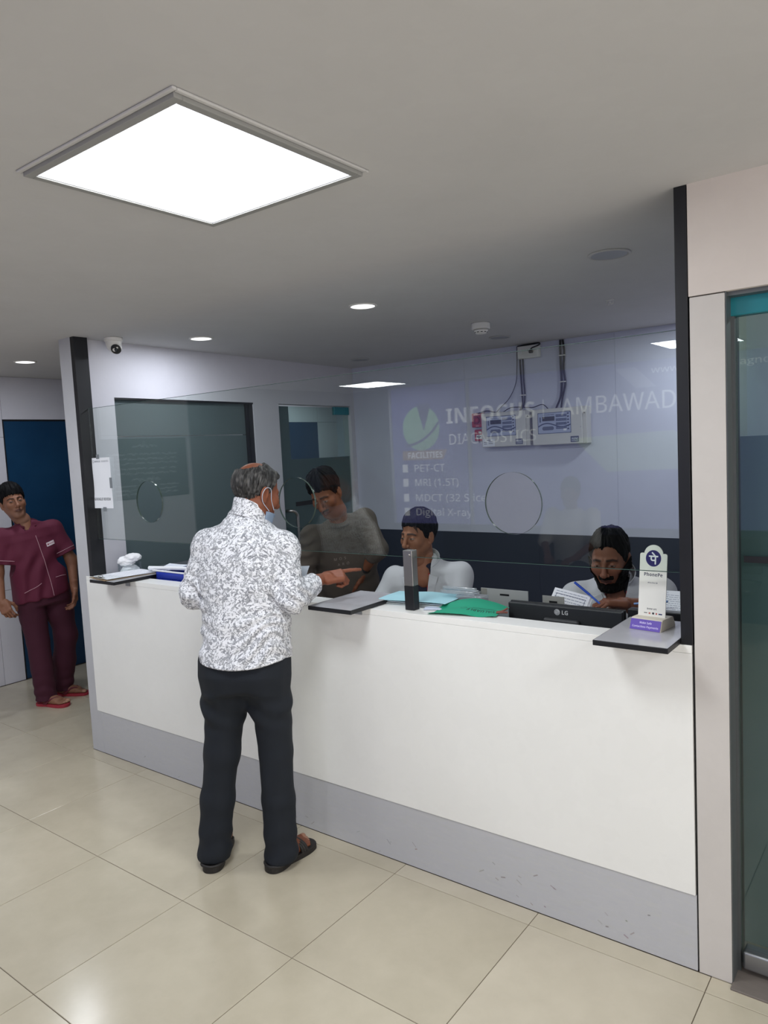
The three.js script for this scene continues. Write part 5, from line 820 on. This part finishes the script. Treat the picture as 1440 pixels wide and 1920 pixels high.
// ===== two seated receptionists in white coats
function receptionist(label, base, c) {
  return makePerson(label, base, (a) => {
    const { SK, F, P, T, N, EL, WL, ER, WR } = c, fr = frameOf(P, [T[0] - P[0], T[1] - P[1], T[2] - P[2]], F), H = T[1] - P[1], L = Math.hypot(T[0] - P[0], T[1] - P[1], T[2] - P[2]);
    const SL = fr.at(.178, L - .05, -.005), SR = fr.at(-.178, L - .05, -.005), mid = (A, B, t) => A.map((v, i) => v + (B[i] - v) * t), Le = mid(SL, EL, c.sleeve), Re = mid(SR, ER, c.sleeve);
    const fold = folds(.0055, 9, 1, .8, 1, c.seed), torso = profile(fr, [[0, .18, .135], [.12, .18, .13], [.26, .19, .125], [L - .13, .19, .115], [L - .06, .168, .1], [L - .015, .122, .084], [L + .03, .08, .071, .006], [L + .065, .067, .067, .012]]);
    const s0 = union([[torso, 0], ...chain([[...fr.at(0, L - .05, 0), .055], [...SL, .058]], .05), ...chain([[...fr.at(0, L - .05, 0), .055], [...SR, .058]], .05), [cap(SL, Le, .062, .066), .04], [cap(SR, Re, .062, .066), .04], ...(c.sleeve >= 1 ? [[cap(EL, mid(EL, WL, .35), .06, .058), .03], [cap(ER, mid(ER, WR, .35), .06, .058), .03]] : [])]);
    const cutL = (A, E) => { const d = V(E).sub(V(A)).normalize(); return (x, y, z) => Math.min((x - E[0]) * d.x + (y - E[1]) * d.y + (z - E[2]) * d.z, .12 - Math.hypot(x - E[0], y - E[1], z - E[2])); };
    const cl = c.sleeve < 1 ? cutL(SL, Le) : () => -1, cr = c.sleeve < 1 ? cutL(SR, Re) : () => -1;
    const vee = (x, y, z) => { const q = fr.to(x, y, z), hw = Math.max(0, (q[1] - (L - .02 - c.vdepth)) / (c.vdepth + .08)) * .062 + c.open; return Math.max(Math.abs(q[0] - c.vx) - hw, .02 - q[2], (L - .4) - q[1]); };
    const coat = (x, y, z) => { let d = s0(x, y, z); if (d > .06) return d; d += fold(x, y, z) + .005 * Math.sin(x * 45 + y * 30 + 4 * noise(x * 7, y * 7, z * 7)) * step(.28, .1, Math.abs(fr.to(x, y, z)[0])); d = smax(d, cl(x, y, z), .003); d = smax(d, cr(x, y, z), .003); return smax(d, -vee(x, y, z), .003); };
    const solid = (x, y, z) => s0(x, y, z) + fold(x, y, z);
    const [lo, hi] = boundsOf([SL, SR, Le, Re, fr.at(0, 0, 0), fr.at(0, L + .06, 0), ...(c.sleeve >= 1 ? [mid(EL, WL, .35), mid(ER, WR, .35)] : [])], .15), WH = fabric(0xbcbec2, .85, .15);
    const s = a.put('white_coat', nets(coat, lo, hi, .007), WH);
    for (const sx of [-1, 1]) { const k = (x, y) => [c.vx + sx * x, y]; const q = [k(.012 + c.open, L - .14), k(.055, L - .135), k(.1, L - .02), k(.058, L + .0)]; a.put('lapel', patch(solid, fr, sx > 0 ? q : [q[1], q[0], q[3], q[2]], 8, 10, .003, .003), WH, s); }
    a.put('collar', collarGeo(frameOf(fr.at(0, L + .028, .008), [fr.u.x + F[0] * .15, fr.u.y, fr.u.z + F[2] * .15], F), 0, .073, .07, .034, .02, .75, .012), M({ color: 0xbcbec2, roughness: .85, side: THREE.DoubleSide }), s);
    const inner = union([[profile(fr, [[0, .165, .118], [.26, .172, .11], [L - .13, .175, .1], [L - .06, .15, .086], [L - .015, .105, .074], [L + .025, .07, .062, .004], [L + .05, .058, .058, .01]]), 0]]), vn = cap(fr.at(0, L + .035, .1), fr.at(0, L + .14, .06), .035, .06), inn = (x, y, z) => smax(inner(x, y, z), -vn(x, y, z), .004);
    a.put('undershirt', nets(inn, lo, hi, .009), fabric(c.under));
    const red = M({ color: 0xa01828, roughness: .6 }); for (const sx of [-1, 1]) { const pts = onSurface(inn, fr, densify([[c.vx + sx * .05, L - .0], [c.vx + sx * .038, L - .1], [c.vx + sx * .016, L - .26]], 14), .003); a.put('lanyard', join([0, 1, 2].map((k) => tube(pts.map((p) => { const q = fr.l; const o = (k - 1) * .004; return [p[0] + q.x * o, p[1] + q.y * o, p[2] + q.z * o]; }), .003, 24, 6))), red); }
    if (c.badge) { const bt = textCanvas(128, 56, (x) => { x.fillStyle = '#e6e2df'; x.fillRect(0, 0, 128, 56); x.strokeStyle = '#a8323c'; x.lineWidth = 4; x.strokeRect(3, 3, 122, 50); x.fillStyle = '#a8323c'; x.beginPath(); x.arc(22, 28, 10, 0, 7); x.fill(); x.font = 'bold 24px sans-serif'; x.fillText('INFOCUS', 36, 37, 82); }); a.put('name_badge', patch(coat, fr, c.badge, 6, 3, .001, .0015), M({ map: bt, roughness: .7 }), s); }
    const hipL = fr.at(.09, .0, .02), hipR = fr.at(-.09, .0, .02), f3 = V(F).normalize(), K = (h, o) => [h[0] + f3.x * .4, .5, h[2] + f3.z * .4], KL = K(hipL), KR = K(hipR), AL = [KL[0], .07, KL[2] - .03], AR = [KR[0], .07, KR[2] - .03];
    const tr0 = union([[profile(fr, [[-.1, .17, .14], [.06, .17, .13]]), 0], [cap(hipL, KL, .085, .065), .04], [cap(KL, AL, .065, .055), .03], [cap(hipR, KR, .085, .065), .03], [cap(KR, AR, .065, .055), .03]]), [tl, th] = boundsOf([hipL, hipR, KL, KR, AL, AR], .18);
    a.put('trousers', nets(tr0, tl, th, .013), fabric(0x1a1c22));
    for (const A of [AL, AR]) a.put('shoe', soleGeo(1, .06, 1.02).applyMatrix4(new THREE.Matrix4().makeRotationY(Math.atan2(F[0], F[2])).setPosition(A[0], .0005, A[2])), M({ color: 0x1b1a1a, roughness: .5 }));
    a.limb([[cap(fr.at(0, .05, 0), N, .085, .048), 0], [cap(SL, EL, .044, .04), .03], [cap(EL, WL, .04, .027), .025], [cap(SR, ER, .044, .04), .03], [cap(ER, WR, .04, .027), .025], [cap(fr.at(0, 0, 0), hipL, .08, .06), .03], [cap(hipL, KL, .06, .045), .03], [cap(KL, AL, .045, .035), .03], [cap(fr.at(0, 0, 0), hipR, .08, .06), .03], [cap(hipR, KR, .06, .045), .03], [cap(KR, AR, .045, .035), .03], [cap(fr.at(0, L - .04, .05), N, .05, .05), .03]], .009, SK, [SL, SR, EL, ER, WL, WR, KL, KR, AL, AR, N]);
    a.head(c.head); c.hair(a);
    a.skin(placeHand(handGeo(...c.handL.slice(0, 2), SK), WL, c.handL[2], c.handL[3], 'L')); a.skin(placeHand(handGeo(...c.handR.slice(0, 2), SK), WR, c.handR[2], c.handR[3], 'R'));
  });
}
receptionist('receptionist in white coat behind the steel clamp post, face turned aside', [1.92, 0, -1.0], {
  SK: 0x8a5d46, F: [.34, 0, .94], P: [1.92, .56, -1.0], T: [1.93, 1.09, -.865], N: [1.93, 1.145, -.85], EL: [2.15, .865, -.84], WL: [2.06, .79, -.6], ER: [1.7, .875, -.73], WR: [1.82, .79, -.52], sleeve: .8, seed: 110, vdepth: .2, open: .012, vx: -.02, under: 0x14152a, badge: [[.085, .3], [.15, .31], [.15, .335], [.085, .325]],
  head: { at: [1.915, 1.268, -.83], up: [.0, .99, .08], fwd: [-.13, -.06, .98], neckBase: [1.93, 1.135, -.852], skin: 0x8a5d46, lip: 0x6b4038, hair: 0x0a0a0c, gaze: [-.002, -.001], open: .85, mark: (x, y, z, ax, n, c, dark, mix, st) => { c = mix(c, dark, .7 * st(.007, .004, Math.abs(y + .053)) * st(.028, .02, ax) * st(.07, .085, z)); return mix(c, dark, .3 * st(-.04, -.08, y) * st(-.01, .03, z) * (.7 + .3 * n)); } },
  hair: (a) => { a.hair('hair', hairField({ t: .011, lift: .01, tuft: .008, seed: 25, line: [[-.13, -.06], [-.09, -.055], [-.04, -.03], [.0, -.01], [.022, -.022], [.034, .03], [.055, .062], [.11, .072]] }), mHairM(0x0a0a0d)); for (let k = 0; k < 7; k++) a.put('hair_strand', tube([[.05 + k * .004, .085, .055], [.066 + k * .005, .088 - k * .004, .078], [.078 + k * .006, .075 - k * .006, .092]].map(([x, y, z]) => new THREE.Vector3(x - .03, y, z).applyMatrix4(a.headM).toArray()), .0013, 12, 5), mHairM(0x0a0a0d)); },
  handL: [CURL.relaxed, THUMB.side, [-.5, -.1, .85], [0, -1, 0]], handR: [CURL.relaxed, THUMB.side, [.4, -.1, .9], [0, -1, 0]],
});
receptionist('bearded receptionist in white coat writing behind the monitor', [2.98, 0, -.95], {
  SK: 0x7d5340, F: [.26, 0, .966], P: [2.98, .56, -.96], T: [2.985, 1.09, -.8], N: [2.985, 1.125, -.785], EL: [3.25, .89, -.66], WL: [3.12, 1.065, -.545], ER: [2.73, .84, -.62], WR: [2.86, .79, -.42], sleeve: 1, seed: 130, vdepth: .12, open: .003, vx: 0, under: 0x1a1b22,
  head: { at: [2.978, 1.21, -.745], up: [0, .97, .22], fwd: [.1, -.22, .97], neckBase: [2.985, 1.1, -.785], skin: 0x7d5340, lip: 0x5e3a33, hair: 0x070708, gaze: [0, -.002], open: .5, mark: (x, y, z, ax, n, c, dark, mix, st) => mix(c, dark, .75 * Math.max(st(.008, .0045, Math.abs(y + .053)) * st(.032, .026, ax) * st(.06, .08, z), st(-.078, -.086, y) * st(-.02, .0, z), st(.045, .056, ax) * st(-.015, -.05, y) * st(-.02, .0, z))) },
  hair: (a) => {
    a.hair('hair', hairField({ t: .009, lift: .002, tuft: .006, seed: 35, part: (x, ax, z) => (z > .02 ? -.75 * Math.max(0, ax - .036) + .012 * Math.max(0, 1 - Math.abs(x - .012) / .02) : 0), line: [[-.13, -.075], [-.09, -.07], [-.04, -.04], [.0, -.015], [.022, -.02], [.034, .04], [.06, .074], [.11, .08]] }), mHairM(0x070708));
    const hf = a.headF; a.hair('beard', (x, y, z) => { let d = hf(x, y, z) - .0055 - .0025 * noise(x * 130, y * 90, z * 130) - .004 * step(-.085, -.115, y); if (d > .03) return d; const ax = Math.abs(x), mouth = Math.hypot(ax / .028, (y + .068) / .0145) - 1, line = ax > .03 ? -.028 - (.064 - ax) * 1.65 : -.08, must = Math.max(Math.abs(y + .0515) - .0075 - ax * .02, ax - .031); const keep = Math.max(y - line, -.008 - z, -.128 - y + (z < .03 ? .03 : 0)); return smax(smax(d, smin(keep, must, .006), .004), -mouth * .012, .003); }, mHairM(0x0a0908), [-.1, -.15, -.03], [.1, .02, .135], .0028);
  },
  handL: [[[.5, .9, .5], [.55, .95, .5], [.6, 1.0, .5], [.7, 1.0, .5]], THUMB.closed, [-.75, .12, .55], [-.3, -.85, .3]], handR: [CURL.relaxed, THUMB.side, [.5, .1, .8], [.4, -.85, .2]],
});
// what they sit on
function officeChair(x, z, turn, label) {
  const g = thing('office_chair', label, 'chair', [x, 0, z], turn, 'office chairs behind the counter'), f = M({ color: 0x1a1b1f, roughness: .8 });
  part('seat', rb(-.23, .23, .385, .455, -.24, .22, .03, 3), f, g); part('backrest', rb(-.2, .2, .55, .86, -.3, -.25, .03, 3), f, g); part('back_bar', tube([[0, .39, -.15], [0, .4, -.29], [0, .6, -.31]], .018, 16, 8), mDark, g); part('gas_column', cyl(.025, .025, .3, 0, .09, 0, 20), mBrushed, g);
  for (let k = 0; k < 5; k++) { const an = k / 5 * Math.PI * 2, e = [Math.sin(an) * .27, .07, Math.cos(an) * .27]; const leg = part('base_leg', tube([[0, .1, 0], [e[0] * .5, .092, e[2] * .5], e], .017, 10, 8), mDark, g); part('castor', new THREE.CylinderGeometry(.03, .03, .024, 20).rotateZ(Math.PI / 2).rotateY(an).translate(e[0], .031, e[2]), mDark, leg); }
}
officeChair(1.915, -1.03, .35, 'black office chair under the receptionist by the clamp post'); officeChair(2.975, -1.0, .26, 'black office chair under the bearded receptionist');
// papers and pen at the bearded man's hand
{
  const o = thing('form_sheaf', 'printed white forms held up behind the monitor', 'paper', [2.925, 1.025, -.43], .15);
  for (let k = 0; k < 3; k++) part('sheet', sheet(.15, .2, 70 + k, .006).rotateX(.75).rotateZ(-.22 + k * .05).translate(-.02 + k * .006, .012 - k * .004, -.004 * k), M({ map: lines(300, 400, 14, 80 + k, true), roughness: .8, side: THREE.DoubleSide }), o);
  const p = thing('ballpoint_pen', 'blue ballpoint pen in the bearded man\'s hand', 'pen', [3.0, 1.095, -.495]);
  const d = [[-.075, .055, .01], [-.012, .008, .01], [.03, -.025, .012]]; part('barrel', tube([d[1], d[2]], .0042, 6, 10), M({ color: 0x3a62c8, roughness: .25 }), p); part('cap', tube([d[0], d[1]], .0052, 6, 10), M({ color: 0x1f49b4, roughness: .3 }), p);
}
// waiting patient and bench, mirrored in the glass
{
  const g = thing('waiting_bench', 'dark waiting bench mirrored low in the glass', 'bench', [1.3, 0, 4.15]);
  part('seat', rb(-1.6, 1.6, .4, .45, -.25, .22, .02), mDark, g); part('backrest', rb(-1.6, 1.6, .5, .82, .22, .26, .02), mDark, g); for (const x of [-1.4, 0, 1.4]) part('leg', [bx(x - .02, x + .02, 0, .4, -.2, -.16), bx(x - .02, x + .02, 0, .5, .2, .24)], mBrushed, g);
  makePerson('patient in pale shirt seated on the bench, mirrored in the glass', [1.33, 0, 4.1], (a) => {
    const F = [0, 0, -1], P = [1.33, .53, 4.15], T = [1.33, 1.05, 4.12], N = [1.33, 1.11, 4.11], fr = frameOf(P, [0, 1, -.05], F), SK = 0x6b4633, SL = fr.at(.2, .5, 0), SR = fr.at(-.2, .5, 0), EL = [1.08, .78, 4.02], ER = [1.58, .78, 4.02], WL = [1.2, .66, 3.84], WR = [1.46, .66, 3.84];
    const s0 = union([[profile(fr, [[0, .19, .14], [.2, .19, .13], [.4, .2, .12], [.5, .16, .09], [.56, .08, .07]]), 0], [cap(SL, EL, .07, .06), .05], [cap(SR, ER, .07, .06), .05]]), [lo, hi] = boundsOf([SL, SR, EL, ER, fr.at(0, 0, 0), fr.at(0, .56, 0)], .16);
    a.put('shirt', nets(s0, lo, hi, .012), fabric(0xb9b6b4)); const HL = fr.at(.09, 0, .05), HR = fr.at(-.09, 0, .05), KL = [1.22, .5, 3.68], KR = [1.44, .5, 3.68], AL = [1.21, .07, 3.7], AR = [1.45, .07, 3.7];
    const t0 = union([[cap(HL, KL, .09, .07), 0], [cap(HR, KR, .09, .07), .04], [cap(KL, AL, .07, .055), .03], [cap(KR, AR, .07, .055), .03]]), [tl, th] = boundsOf([HL, HR, KL, KR, AL, AR], .15); a.put('trousers', nets(t0, tl, th, .014), fabric(0x22242c));
    for (const A of [AL, AR]) a.put('shoe', soleGeo(1, .06, 1.02).applyMatrix4(new THREE.Matrix4().makeRotationY(Math.PI).setPosition(A[0], .0005, A[2])), mDark);
    a.limb([[cap(P, N, .1, .05), 0], [cap(SL, EL, .044, .04), .03], [cap(EL, WL, .04, .028), .02], [cap(SR, ER, .044, .04), .03], [cap(ER, WR, .04, .028), .02], [cap(HL, KL, .07, .05), .03], [cap(KL, AL, .05, .035), .03], [cap(HR, KR, .07, .05), .03], [cap(KR, AR, .05, .035), .03]], .014, SK, [SL, SR, EL, ER, WL, WR, AL, AR, N]);
    a.head({ at: [1.33, 1.235, 4.08], up: [0, 1, 0], fwd: [0, -.05, -1], neckBase: N, skin: SK, lip: 0x5e3a33, hair: 0x0a0a0b }); a.hair('hair', hairField({ t: .014, lift: .016, seed: 55, line: [[-.13, -.06], [-.09, -.05], [-.04, -.02], [.0, .0], [.02, .0], [.04, .04], [.07, .058], [.11, .06]] }), mHairM(0x0a0a0c));
    a.skin(placeHand(handGeo(CURL.relaxed, THUMB.side, SK, { cell: .0045 }), WL, [.4, -.1, -.9], [0, -1, 0], 'L')); a.skin(placeHand(handGeo(CURL.relaxed, THUMB.side, SK, { cell: .0045 }), WR, [-.4, -.1, -.9], [0, -1, 0], 'R'));
  });
}
scene.traverse((o) => { if (o.isMesh) { o.castShadow = true; o.receiveShadow = true; } });
renderer.render(scene, camera);
